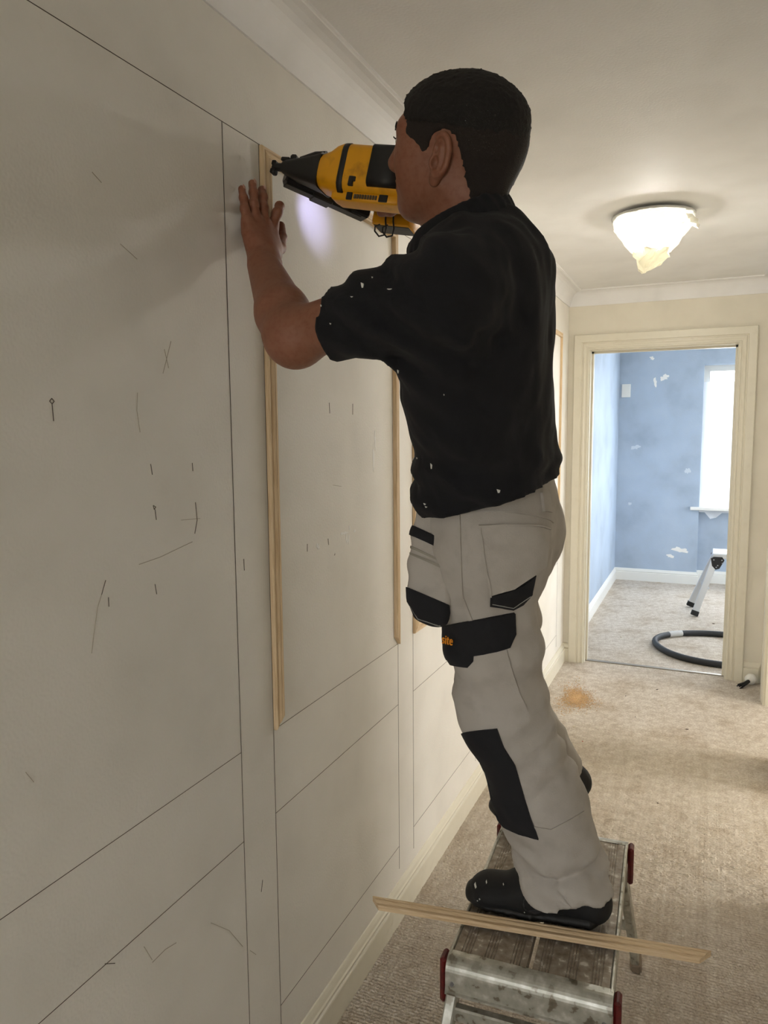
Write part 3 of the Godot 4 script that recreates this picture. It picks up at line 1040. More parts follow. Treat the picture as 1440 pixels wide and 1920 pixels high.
func build_mouldings() -> void:
	var y0 := 0.895
	var y1 := 2.122
	wall_strip(Vector3(0, y0, -1.335), y1 - y0, 1.0, -1.0, M.pine, "upright pine moulding strip pressed to the wall under the man's hand")
	# head strip: lies along -z, its width downwards
	var s := Shape.new()
	s.sweep([Vector3.ZERO, Vector3(0, 0, -0.71)], [Vector3(0, -1, -1), Vector3(0, -1, 1)], Vector3.RIGHT, flip(MOULD))
	var top := piece("panel_moulding", s.done(), M.pine_z, self, Vector3(0, y1, -1.335))
	tag(top, "horizontal pine moulding strip on the wall behind the nail gun", "moulding", "pine strips of the unfinished frame")
	s = Shape.new()
	s.sweep([Vector3.ZERO, Vector3(0, y0 - y1, 0)], [Vector3(0, -1, 1), Vector3(0, 1, 1)], Vector3.RIGHT, flip(MOULD))
	var right := piece("panel_moulding", s.done(), M.pine, self, Vector3(0, y1, -2.045))
	tag(right, "upright pine moulding strip between the gun's battery and the shirt", "moulding", "pine strips of the unfinished frame")
	var labels := ["pine panel frame on the wall beside the man's tool pouch", "pine panel frame on the wall behind the man's hips", "pine panel frame at the wall's far end next to the doorway"]
	var zs := [[-2.17, -2.88], [-3.005, -3.715], [-3.84, -4.654]]
	for k in 3:
		var b := Vector3(0, y0, zs[k][0])
		var o := thing("panel_frame", b, labels[k], "moulding frame", "finished pine panel frames")
		rect_frame(zs[k][0], zs[k][1], y0, y1, o, b)
	# the bottom strip, cut and waiting on the platform
	var a := Vector3(0.222, 0.4925, -1.394)
	var e := Vector3(0.875, 0.4925, -1.493)
	var dir := (e - a).normalized()
	var side := dir.cross(Vector3.UP)
	s = Shape.new()
	s.sweep([Vector3.ZERO, e - a], [-side + dir * -0.75, -side + dir * 0.9], Vector3.UP, MOULD)
	var l := piece("panel_moulding", s.done(), M.pine_x, self, a)
	tag(l, "loose pine moulding strip with mitred ends lying across the platform", "moulding", "pine strips of the unfinished frame")

func build_platform() -> void:
	var c := Vector3(0.552, 0.0, -1.622)
	var w := Vector3(0.9987, 0, -0.05).normalized()
	var l := Vector3(-0.05, 0, -0.9987).normalized()
	var H := 0.482
	var o := thing("work_platform", c, "paint-spattered aluminium hop-up platform the man stands on", "step platform")
	var up := Vector3.UP
	# two planks of grooved decking
	for k in [-1, 1]:
		var s := Shape.new()
		var prof := [Vector2(0.006, -0.022), Vector2(0.006, 0.0)]
		for g in [0.018, 0.024, 0.030, 0.036, 0.070, 0.076, 0.082, 0.088, 0.118, 0.124, 0.130, 0.136]:
			prof.append_array([Vector2(g, 0.0), Vector2(g + 0.0008, -0.0016), Vector2(g + 0.0022, -0.0016), Vector2(g + 0.003, 0.0)])
		prof.append_array([Vector2(0.154, 0.0), Vector2(0.154, -0.022)])
		var path := [l * -0.262 + up * H, l * 0.262 + up * H]
		s.sweep(path, [w * k, w * k], up, prof if k > 0 else flip(prof))
		piece("plank", s.done(), M.deck, o)
	# side rails
	for k in [-1, 1]:
		var s := Shape.new()
		s.bevel(Transform3D(Basis(w, up, w.cross(up)), w * k * 0.1585 + up * (H - 0.024)), Vector3(0.007, 0.052, 0.545), 0.002)
		piece("side_rail", s.done(), M.frame_metal, o)
	# rolled end caps
	for k in [-1, 1]:
		var s := Shape.new()
		var prof := [Vector2(-0.262, -0.003), Vector2(-0.262, 0.0012)]
		for i in 9:
			var a := PI / 2 * i / 8.0
			prof.append(Vector2(-0.272 - 0.028 * sin(a), -0.0268 + 0.028 * cos(a)))
		prof.append_array([Vector2(-0.300, -0.062), Vector2(-0.304, -0.064), Vector2(-0.304, -0.068), Vector2(-0.296, -0.068), Vector2(-0.296, -0.03), Vector2(-0.285, -0.006), Vector2(-0.27, -0.003)])
		var p2 := []
		for q in prof:
			p2.append(Vector2(-q.x, q.y))
		s.sweep([w * -0.162 + up * H, w * 0.162 + up * H], [l * k, l * k], up, p2 if k < 0 else flip(p2))
		var e := piece("end_cap", s.done(), M.frame_metal, o)
		for j in [-1, 1]:
			var rv := Shape.new()
			rv.tube(PackedVector3Array([w * j * 0.148 + l * k * 0.299 + up * (H - 0.045), w * j * 0.148 + l * k * 0.3035 + up * (H - 0.045)]), [0.005, 0.004], 8)
			piece("rivet", rv.done(), M.steel, e)
	# folding leg frames
	for k in [-1, 1]:
		for j in [-1, 1]:
			var s := Shape.new()
			var a: Vector3 = w * j * 0.146 + l * k * 0.272 + up * (H - 0.05)
			var b: Vector3 = w * j * 0.186 + l * k * 0.452 + up * 0.035
			s.bar(a, b, 0.022, 0.040, w, 0.003)
			var leg := piece("leg", s.done(), M.frame_metal, o)
			var f := Shape.new()
			var d := (b - a).normalized()
			f.bar(b - d * 0.012, b + d * 0.034, 0.030, 0.048, w, 0.006)
			piece("rubber_foot", f.done(), M.rubber_foot, leg)
		var s2 := Shape.new()
		for t in [0.14, 0.62]:
			var a2: Vector3 = (w * -0.146 + l * k * 0.272 + up * (H - 0.05)).lerp(w * -0.186 + l * k * 0.452 + up * 0.035, t)
			var b2: Vector3 = (w * 0.146 + l * k * 0.272 + up * (H - 0.05)).lerp(w * 0.186 + l * k * 0.452 + up * 0.035, t)
			s2 = Shape.new()
			s2.bar(a2, b2, 0.030, 0.020, up, 0.003)
			piece("cross_bar", s2.done(), M.frame_metal, o)
	# red hinge covers
	for k in [-1, 1]:
		for j in [-1, 1]:
			var s := Shape.new()
			s.bevel(Transform3D(Basis(w, up, w.cross(up)), w * j * 0.170 + l * k * 0.272 + up * (H - 0.052)), Vector3(0.014, 0.098, 0.038), 0.005)
			var h := piece("hinge_cover", s.done(), M.red_plastic, o)
			h.set_meta("label", "worn dark red plastic hinge cover")

func build_lamp() -> void:
	var c := Vector3(0.612, CEIL, -3.25)
	var o := thing("ceiling_light", c, "lit round ceiling light wrapped in crumpled clear plastic", "ceiling light")
	var s := Shape.new()
	s.lathe(Vector3.ZERO, [Vector2(0.13, -0.022), Vector2(0.158, -0.021), Vector2(0.160, -0.014), Vector2(0.12, -0.008), Vector2(0.10, 0.0)], 40)
	piece("base", s.done(), M.lamp_base, o)
	s = Shape.new()
	s.lathe(Vector3.ZERO, [Vector2(0.004, -0.118), Vector2(0.05, -0.113), Vector2(0.092, -0.092), Vector2(0.121, -0.062), Vector2(0.136, -0.034), Vector2(0.138, -0.021)], 32)
	piece("shade", s.done(), M.lamp_glow, o)
	# plastic wrapped round it: crumpled skirt and a gathered tail
	var f := FastNoiseLite.new()
	f.seed = 7
	f.frequency = 2.2
	var crumple := func(p: Vector3, amount: float) -> Vector3:
		var k := p * 9.0
		return p + Vector3(f.get_noise_3d(k.x, k.y, k.z), f.get_noise_3d(k.y + 9, k.z, k.x), f.get_noise_3d(k.z, k.x + 5, k.y)) * amount
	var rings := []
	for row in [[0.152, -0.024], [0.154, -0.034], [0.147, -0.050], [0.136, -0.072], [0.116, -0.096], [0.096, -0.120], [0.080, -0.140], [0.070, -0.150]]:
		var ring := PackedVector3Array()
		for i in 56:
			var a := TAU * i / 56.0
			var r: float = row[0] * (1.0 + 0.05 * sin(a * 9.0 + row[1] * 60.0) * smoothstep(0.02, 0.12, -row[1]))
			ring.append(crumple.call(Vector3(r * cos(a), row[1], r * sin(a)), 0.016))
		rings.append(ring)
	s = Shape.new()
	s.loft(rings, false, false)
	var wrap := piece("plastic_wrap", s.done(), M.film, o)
	wrap.set_meta("label", "crumpled clear plastic film taped round the lamp")
	rings = []
	for row in [[0.070, -0.146, 0.0], [0.060, -0.164, 0.004], [0.052, -0.180, 0.0], [0.044, -0.196, -0.012], [0.030, -0.212, -0.02], [0.012, -0.222, -0.026]]:
		var ring := PackedVector3Array()
		for i in 36:
			var a := TAU * i / 36.0
			var r: float = row[0] * (1.0 + 0.14 * sin(a * 5.0 + row[1] * 50.0))
			ring.append(crumple.call(Vector3(r * cos(a) + row[2], row[1], r * sin(a)), 0.022))
		rings.append(ring)
	s = Shape.new()
	s.loft(rings, true, false)
	piece("plastic_tail", s.done(), M.film_tip, o)
	# a loose flap of the wrap at the side
	s = Shape.new()
	var flap := []
	for j in 5:
		var ring := PackedVector3Array()
		for i in 6:
			var p := Vector3(0.10 + 0.075 * j / 4.0, -0.045 - 0.008 * j + 0.05 * (i - 2.5) / 5.0 * (1.1 - 0.1 * j), 0.075 + 0.02 * sin(j + i))
			ring.append(crumple.call(p, 0.02))
		flap.append(ring)
	for j in 4:
		for i in 5:
			s.quad(flap[j][i], flap[j + 1][i], flap[j + 1][i + 1], flap[j][i + 1])
	piece("plastic_flap", s.done(), M.film_tip, o)
	# the bulb sits high in the bowl, so the base plate shades the ceiling round it
	var lamp := OmniLight3D.new()
	lamp.name = "lamp_bulb"
	lamp.position = Vector3(0, -0.027, 0)
	lamp.light_color = Color(1.0, 0.985, 0.955)
	lamp.light_energy = LAMP_ENERGY
	lamp.light_size = 0.03
	lamp.omni_range = 12.0
	lamp.omni_attenuation = 2.0
	lamp.shadow_enabled = true
	o.add_child(lamp)

func build_far_room_things() -> void:
	# folding step stool
	var c := Vector3(1.15, 0, -6.64)
	var o := thing("step_stool", c, "silver folding step stool standing by the blue room's window", "step stool")
	var s := Shape.new()
	s.bevel(Transform3D(Basis(), Vector3(0, 0.505, 0)), Vector3(0.50, 0.042, 0.27), 0.008)
	piece("step_top", s.done(), M.bright_metal, o)
	for j in [-1, 1]:
		for k in [-1, 1]:
			s = Shape.new()
			var a := Vector3(j * 0.225, 0.48, k * 0.118)
			var b := Vector3(j * (0.36 if k > 0 else 0.40), 0.03, k * 0.165)
			s.bar(a, b, 0.052, 0.026, Vector3.RIGHT, 0.004)
			var leg := piece("leg", s.done(), M.bright_metal, o)
			var d := (b - a).normalized()
			s = Shape.new()
			s.bar(b - d * 0.02, b + d * 0.022, 0.06, 0.034, Vector3.RIGHT, 0.004)
			piece("rubber_foot", s.done(), M.black_plastic, leg)
			s = Shape.new()
			var ring0 := PackedVector3Array()
			var ring1 := PackedVector3Array()
			for q in [Vector2(-0.075, 0.03), Vector2(-0.045, 0.045), Vector2(0.045, 0.045), Vector2(0.07, 0.02), Vector2(0.02, -0.05), Vector2(-0.02, -0.06), Vector2(-0.06, -0.03)]:
				var p := Vector3(j * 0.205 - j * q.x * 0.7, 0.455 + q.y, k * 0.138)
				ring0.append(p)
				ring1.append(p + Vector3(0, 0, k * 0.006))
			s.loft([ring0, ring1], true, false)
			var br := piece("bracket", s.done(), M.black_plastic, o)
			for q in [Vector2(-0.03, 0.02), Vector2(0.03, 0.02), Vector2(0.0, -0.025), Vector2(-0.01, -0.04), Vector2(0.035, -0.005)]:
				var p := Vector3(j * 0.205 - j * q.x, 0.455 + q.y, k * 0.144)
				s = Shape.new()
				s.tube(PackedVector3Array([p, p + Vector3(0, 0, k * 0.003)]), [0.006, 0.005], 8)
				piece("rivet", s.done(), M.steel, br)
		s = Shape.new()
		s.bar(Vector3(j * 0.305, 0.235, -0.14), Vector3(j * 0.285, 0.235, 0.14), 0.05, 0.012, Vector3.RIGHT, 0.003)
		piece("cross_bar", s.done(), M.bright_metal, o)
	# vacuum hose in a loop
	var h := thing("vacuum_hose", Vector3(0.99, 0, -5.505), "coiled dark grey vacuum hose with a taped joint on the carpet", "hose")
	var path := PackedVector3Array()
	var tape := PackedVector3Array()
	for i in 73:
		var a := PI + TAU * i / 73.0
		var p := Vector3(-0.445 * cos(a) * (1.0 + 0.03 * sin(a * 3.0)), 0.0225, -0.385 * sin(a))
		path.append(p)
		if p.x < -0.27 and p.x > -0.37 and p.z < 0.0:
			tape.append(p)
	s = Shape.new()
	s.tube(path, [0.0215], 12)
	piece("tube", s.done(), M.hose, h)
	if tape.size() > 1:
		s = Shape.new()
		s.tube(tape, [0.0228], 12)
		piece("tape_wrap", s.done(), M.tape, h)
	s = Shape.new()
	var cab := PackedVector3Array()
	for i in 15:
		var t := i / 14.0
		cab.append(Vector3(0.80 + 0.30 * t, 0.006 + 0.006 * sin(t * 9.0), -5.20 + 0.05 * sin(t * 5.0) - 0.03 * t))
	s.tube(cab, [0.005], 8)
	var cable := piece("power_cable", s.done(), M.black_plastic, self)
	tag(cable, "thin black cable trailing beside the vacuum hose", "cable")
	# dust sheet hung over the window
	s = Shape.new()
	var f := FastNoiseLite.new()
	f.seed = 3
	f.frequency = 3.0
	var rows := []
	for j in 15:
		var ring := []
		for i in 31:
			var x := 0.775 + 1.55 * i / 30.0
			var y := 1.98 - 1.26 * j / 14.0
			if j == 14:
				y -= 0.10 * maxf(0.0, 1.0 - absf(x - 0.90) / 0.06)
			ring.append(Vector3(x, y, -7.96 + (0.145 if j > 12 else 0.0) * (j - 12) / 2.0 + 0.012 * f.get_noise_2d(x * 3.0, y) + 0.006 * sin(x * 40.0)))
		rows.append(ring)
	s.smooth(true)
	for j in 14:
		for i in 30:
			s.quad(rows[j + 1][i], rows[j + 1][i + 1], rows[j][i + 1], rows[j][i])
	var sheet := piece("dust_sheet", s.done(), M.sheet, self)
	tag(sheet, "white plastic dust sheet hanging over the blue room's window", "dust sheet")

func build_floor_litter() -> void:
	# sawdust under where strips were cut: countless grains
	var mm := MultiMesh.new()
	mm.transform_format = MultiMesh.TRANSFORM_3D
	mm.use_colors = true
	var grain := Shape.new()
	grain.bevel(Transform3D(), Vector3(0.0034, 0.0014, 0.0022), 0.0)
	mm.mesh = grain.done()
	mm.instance_count = 5200
	var gm: StandardMaterial3D = M.sawdust.duplicate()
	gm.vertex_color_use_as_albedo = true
	for i in 5200:
		var a := rng.randf() * TAU
		var r := absf(rng.randfn(0.0, 0.52)) * (1.0 + 0.25 * sin(a * 3.0 + 1.0) + 0.12 * sin(a * 7.0))
		var p := Vector3(0.205 + 0.098 * r * cos(a) + 0.02 * r * sin(a), 0.0018 + 0.003 * rng.randf() * (1.0 - minf(r, 1.0)), -4.215 + 0.195 * r * sin(a))
		mm.set_instance_transform(i, Transform3D(Basis(Vector3.UP, rng.randf() * TAU).rotated(Vector3.RIGHT, rng.randf_range(-0.5, 0.5)).scaled(Vector3.ONE * rng.randf_range(0.6, 1.5)), p))
		var k := rng.randf_range(0.8, 1.15)
		mm.set_instance_color(i, Color(k, k * rng.randf_range(0.92, 1.02), k * rng.randf_range(0.8, 1.0)))
	var o := MultiMeshInstance3D.new()
	o.name = "sawdust"
	o.multimesh = mm
	o.material_override = gm
	o.set_meta("kind", "stuff")
	tag(o, "patch of orange-brown sawdust on the carpet before the doorway", "sawdust")
	add_child(o)
	# crumbs of plaster and wood
	var spots := [[0.26, -3.79, 0], [0.30, -4.10, 0], [0.17, -4.52, 0], [0.46, -4.36, 1], [0.62, -4.54, 1], [0.33, -3.62, 2], [0.54, -4.05, 1], [0.40, -4.60, 0], [0.62, -3.06, 0], [0.71, -3.12, 1], [0.30, -5.62, 0], [0.93, -6.28, 1], [0.10, -2.93, 0], [0.36, -3.10, 1], [0.66, -4.28, 0], [0.80, -3.98, 1]]
	var labels := ["small pale plaster crumb on the carpet", "small dark wood crumb on the carpet", "tiny red plastic scrap on the carpet"]
	for q in spots:
		var s := Shape.new()
		var size: Vector3 = [Vector3(0.014, 0.006, 0.009), Vector3(0.016, 0.004, 0.005), Vector3(0.009, 0.005, 0.007)][q[2]]
		s.bevel(Transform3D(), size * rng.randf_range(0.7, 1.2), 0.0015)
		var m := piece("floor_crumb", s.done(), [M.chip_pale, M.chip_dark, M.chip_red][q[2]], self, Vector3(q[0], size.y * 0.5, q[1]))
		m.rotation.y = rng.randf() * TAU
		tag(m, labels[q[2]], "crumb", ["pale crumbs on the carpet", "dark crumbs on the carpet", ""][q[2]])
	# cable stub in its round back box, lying by the skirting
	var c := Vector3(1.128, 0.032, -4.845)
	var o2 := thing("cable_outlet", c, "round white cable outlet with a stub of black wires at the skirting", "cable outlet")
	var dir := Vector3(-0.30, -0.10, 0.95).normalized()
	var u := dir.cross(Vector3.UP).normalized()
	var v := u.cross(dir)
	var s3 := Shape.new()
	var rings := []
	for q in [[-0.028, 0.026], [-0.02, 0.031], [0.004, 0.032], [0.010, 0.028], [0.012, 0.018], [0.03, 0.014]]:
		var ring := PackedVector3Array()
		for i in 24:
			var a := TAU * i / 24.0
			ring.append(dir * q[0] + (u * cos(a) + v * sin(a)) * q[1])
		rings.append(ring)
	s3.loft(rings)
	piece("outlet_body", s3.done(), M.white_trim, o2)
	for i in 7:
		var a := TAU * i / 7.0
		var off := (u * cos(a) + v * sin(a)) * (0.0 if i == 6 else 0.007)
		s3 = Shape.new()
		s3.tube(PackedVector3Array([dir * 0.02 + off, dir * 0.06 + off * 1.2 + Vector3(-0.01, -0.004, 0), dir * 0.105 + off * 1.9 + Vector3(-0.03, -0.008, 0)]), [0.0038], 7)
		piece("wire", s3.done(), M.black_plastic, o2)

# ------------------------------------------------------------------ nail gun

func build_gun() -> void:
	var N := Vector3(0.018, 2.079, -1.352)                 # where the nose meets the strip
	var a := Vector3(0.980, -0.188, -0.030).normalized()      # from the nose to the rear
	var h := Vector3(0.0, -0.14, -0.98)
	h = (h - a * h.dot(a)).normalized()                    # from the body to the battery: away from the camera
	var s := h.cross(a).normalized()                       # sideways
	if s.y < 0:
		s = -s
	var o := thing("nail_gun", N, "yellow and black cordless nail gun held against the moulding", "nail gun")
	var P := func(x: float, y: float, z: float) -> Vector3:
		return a * x + s * y + h * z
	var hull := func(rows: Array, r: float) -> ArrayMesh:
		# rows: [along, middle s, half s, middle h, half h]
		var rings := []
		for q in rows:
			rings.append(section(P.call(q[0], q[1], q[3]), s, h, q[2], q[4], minf(r, q[2] * 0.9), 4))
		var m := Shape.new()
		m.loft(rings)
		return m.done()
	var body := piece("housing", hull.call([[0.122, -0.004, 0.030, 0.004, 0.034], [0.126, -0.004, 0.0325, 0.004, 0.037], [0.146, -0.003, 0.038, 0.004, 0.041], [0.160, -0.001, 0.0445, 0.004, 0.045], [0.172, 0.0, 0.047, 0.004, 0.047], [0.26, -0.002, 0.0475, 0.004, 0.047], [0.325, -0.003, 0.046, 0.004, 0.046], [0.338, -0.003, 0.041, 0.004, 0.041]], 0.022), M.yellow, o)
	# dark band, side panel and clip on the housing
	piece("band", hull.call([[0.174, -0.001, 0.0452, 0.004, 0.0465], [0.175, -0.001, 0.0480, 0.004, 0.0482], [0.186, -0.001, 0.0486, 0.004, 0.0482], [0.187, -0.001, 0.0465, 0.004, 0.0465]], 0.022), M.tool_black, body)
	piece("grip_panel", hull.call([[0.238, 0.002, 0.0370, 0.0, 0.0440], [0.240, 0.002, 0.0395, -0.004, 0.0475], [0.300, 0.002, 0.0395, -0.004, 0.0475], [0.302, 0.002, 0.037, 0.0, 0.044]], 0.012), M.tool_black, body)
	var m := Shape.new()
	m.bevel(Transform3D(Basis(a, s, a.cross(s)), P.call(0.206, -0.030, -0.0425)), Vector3(0.010, 0.018, 0.006), 0.001)
	m.bevel(Transform3D(Basis(a, s, a.cross(s)), P.call(0.211, -0.026, -0.0425)), Vector3(0.008, 0.009, 0.006), 0.001)
	piece("switch", m.done(), M.tool_black, body)
	# belly plate with a vent along the lower edge
	piece("belly", hull.call([[0.160, -0.048, 0.008, -0.006, 0.016], [0.172, -0.051, 0.010, -0.006, 0.022], [0.300, -0.053, 0.010, -0.006, 0.024], [0.306, -0.051, 0.008, -0.006, 0.020]], 0.005), M.yellow, o)
	for k in 9:
		m = Shape.new()
		m.bevel(Transform3D(Basis(a, s, a.cross(s)), P.call(0.214 + 0.0055 * k, -0.053, -0.0300)), Vector3(0.0040, 0.008, 0.003), 0.0005)
		piece("vent_slat", m.done(), M.vent, o)
	for q in [[0.202, 0.012], [0.273, 0.018]]:
		m = Shape.new()
		m.bevel(Transform3D(Basis(a, s, a.cross(s)), P.call(q[0], -0.053, -0.0295)), Vector3(q[1], 0.014, 0.004), 0.001)
		piece("belly_clip", m.done(), M.tool_black, o)
	# black nose and its contact trip
	piece("nose_cone", hull.call([[0.026, 0.004, 0.010, 0.004, 0.014], [0.034, 0.004, 0.014, 0.004, 0.017], [0.056, 0.001, 0.019, 0.004, 0.021], [0.080, -0.001, 0.023, 0.004, 0.026], [0.114, -0.003, 0.030, 0.004, 0.033], [0.124, -0.004, 0.0335, 0.004, 0.036]], 0.011), M.tool_black, o)
	m = Shape.new()
	m.bevel(Transform3D(Basis(a, s, a.cross(s)), P.call(0.030, 0.020, 0.0)), Vector3(0.020, 0.008, 0.012), 0.002)
	m.bevel(Transform3D(Basis(a, s, a.cross(s)), P.call(0.048, 0.024, 0.0)), Vector3(0.014, 0.012, 0.014), 0.003)
	m.tube(PackedVector3Array([P.call(0.066, 0.020, -0.004), P.call(0.098, 0.030, -0.004), P.call(0.121, 0.031, -0.004)]), [0.006, 0.008, 0.009], 8)
	piece("depth_adjuster", m.done(), M.tool_black, o)
	m = Shape.new()
	m.bevel(Transform3D(Basis(a, s, a.cross(s)), P.call(0.017, 0.004, 0.0)), Vector3(0.030, 0.014, 0.014), 0.003)
	m.bevel(Transform3D(Basis(a, s, a.cross(s)), P.call(0.007, 0.010, 0.0)), Vector3(0.010, 0.010, 0.018), 0.002)
	m.bevel(Transform3D(Basis(a, s, a.cross(s)), P.call(0.007, -0.006, 0.0)), Vector3(0.010, 0.010, 0.018), 0.002)
	piece("contact_foot", m.done(), M.tool_black, o)
	# slanting magazine
	var m0: Vector3 = P.call(0.026, -0.008, 0.014)
	var m1: Vector3 = P.call(0.150, -0.018, 0.142)
	m = Shape.new()
	m.bar(m0, m1, 0.024, 0.034, s, 0.004)
	var mag := piece("magazine", m.done(), M.magazine, o)
	m = Shape.new()
	m.bar(m0.lerp(m1, 0.02) - s * 0.0135, m0.lerp(m1, 0.98) - s * 0.0135, 0.006, 0.026, s, 0.001)
	m.bar(m0.lerp(m1, 0.35) - s * 0.004, m0.lerp(m1, 0.60) - s * 0.004, 0.030, 0.038, s, 0.003)
	piece("magazine_rail", m.done(), M.tool_black, mag)
	m = Shape.new()
	m.bar(m0.lerp(m1, 0.82), m1 + (m1 - m0).normalized() * 0.012, 0.030, 0.042, s, 0.004)
	piece("magazine_latch", m.done(), M.tool_black, mag)
	# handle and battery
	var hr := []
	for q in [[0.035, 0.240, 0.019, 0.030], [0.06, 0.236, 0.017, 0.024], [0.10, 0.226, 0.0155, 0.021], [0.130, 0.216, 0.0155, 0.024], [0.142, 0.210, 0.015, 0.030]]:
		hr.append(section(P.call(q[1], -0.003, q[0]), a, -s, q[3], q[2], 0.013, 4))
	m = Shape.new()
	m.loft(hr)
	piece("handle", m.done(), M.tool_black, o)
	var br := []
	for q in [[0.138, 0.028, 0.012], [0.142, 0.038, 0.015], [0.172, 0.040, 0.016], [0.174, 0.037, 0.014]]:
		br.append(section(P.call(0.204, 0.004, q[0]), a, -s, q[1], q[2], 0.008, 3))
	m = Shape.new()
	m.loft(br)
	piece("foot", m.done(), M.tool_black, o)
	br = []
	for q in [[0.150, 0.042, 0.013], [0.154, 0.045, 0.0155], [0.206, 0.046, 0.0155], [0.210, 0.042, 0.013]]:
		br.append(section(P.call(0.216, -0.022, q[0]), a, -s, q[1], q[2], 0.005, 3))
	m = Shape.new()
	m.loft(br)
	var bat := piece("battery", m.done(), M.yellow, o)
	m = Shape.new()
	m.bevel(Transform3D(Basis(a, s, a.cross(s)), P.call(0.216, -0.0375, 0.180)), Vector3(0.082, 0.002, 0.048), 0.001)
	piece("battery_base", m.done(), M.tool_black, bat)
	# wire belt hook
	for k in 2:
		m = Shape.new()
		var x0 := 0.206 + 0.018 * k
		var pts := PackedVector3Array([P.call(x0, -0.012, 0.136), P.call(x0 + 0.003, -0.034, 0.140), P.call(x0 + 0.007, -0.048, 0.142), P.call(x0 + 0.006, -0.062, 0.143), P.call(x0 - 0.006, -0.066, 0.143), P.call(x0 - 0.018, -0.056, 0.143), P.call(x0 - 0.020, -0.046, 0.144), P.call(x0 - 0.010, -0.040, 0.145)])
		m.tube(pts, [0.0019], 7)
		piece("belt_hook", m.done(), M.tool_black, o)
	# work light in the foot
	m = Shape.new()
	var lp: Vector3 = P.call(0.160, 0.008, 0.140)
	m.tube(PackedVector3Array([lp + a * 0.006, lp, lp - a * 0.004, lp - a * 0.006]), [0.0072, 0.0070, 0.005, 0.0015], 14)
	piece("led_light", m.done(), M.led, o)
	var lamp := SpotLight3D.new()
	lamp.name = "work_light"
	lamp.light_color = Color(0.75, 0.745, 1.0)
	lamp.light_energy = LED_ENERGY
	lamp.light_size = 0.006
	lamp.spot_angle = 31.0
	lamp.spot_angle_attenuation = 0.9
	lamp.spot_range = 6.0
	lamp.spot_attenuation = 2.0
	lamp.shadow_enabled = true
	o.add_child(lamp)
	lamp.position = lp - a * 0.012
	var aim := Vector3(0.0, 2.03, -1.555) - N
	lamp.basis = Basis.looking_at(aim - lamp.position, Vector3.UP)

# ------------------------------------------------------------------ the man

var folds := FastNoiseLite.new()

func edge(p: Vector2, poly: PackedVector2Array) -> float:
	# signed distance to a polygon, negative inside
	var d := 1e9
	var sgn := 1.0
	var n := poly.size()
	for i in n:
		var a := poly[i]
		var b := poly[(i + 1) % n]
		var e := b - a
		var w := p - a
		var q := w - e * clampf(w.dot(e) / e.length_squared(), 0.0, 1.0)
		d = minf(d, q.length_squared())
		var c0 := p.y >= a.y
		var c1 := p.y < b.y
		var c2 := e.x * w.y > e.y * w.x
		if (c0 and c1 and c2) or (not c0 and not c1 and not c2):
			sgn = -sgn
	return sgn * sqrt(d)

func finger(f: Field, pts: Array, r0: float, r1: float) -> void:
	for i in pts.size() - 1:
		var t0 := float(i) / (pts.size() - 1)
		var t1 := float(i + 1) / (pts.size() - 1)
		f.bone(pts[i], pts[i + 1], lerpf(r0, r1, t0), lerpf(r0, r1, t1), 0.004)
	for i in range(1, pts.size() - 1):
		f.ball(pts[i], Vector3.ONE * lerpf(r0, r1, float(i) / (pts.size() - 1)) * 1.05, Vector3.RIGHT, Vector3.UP, 0.004)

func nail(pts: Array, r: float, out: Vector3, body: Node, off: Vector3) -> void:
	var tip: Vector3 = pts[-1]
	var d: Vector3 = (pts[-1] - pts[-2]).normalized()
	var n := (out - d * out.dot(d)).normalized()
	var s := Shape.new()
	s.bevel(Transform3D(Basis(n.cross(d), d, n).orthonormalized(), tip + d * r * 0.15 + n * r * 0.92), Vector3(r * 1.15, r * 1.35, r * 0.16), r * 0.07)
	piece("fingernail", s.done(), M.nail, body, off)

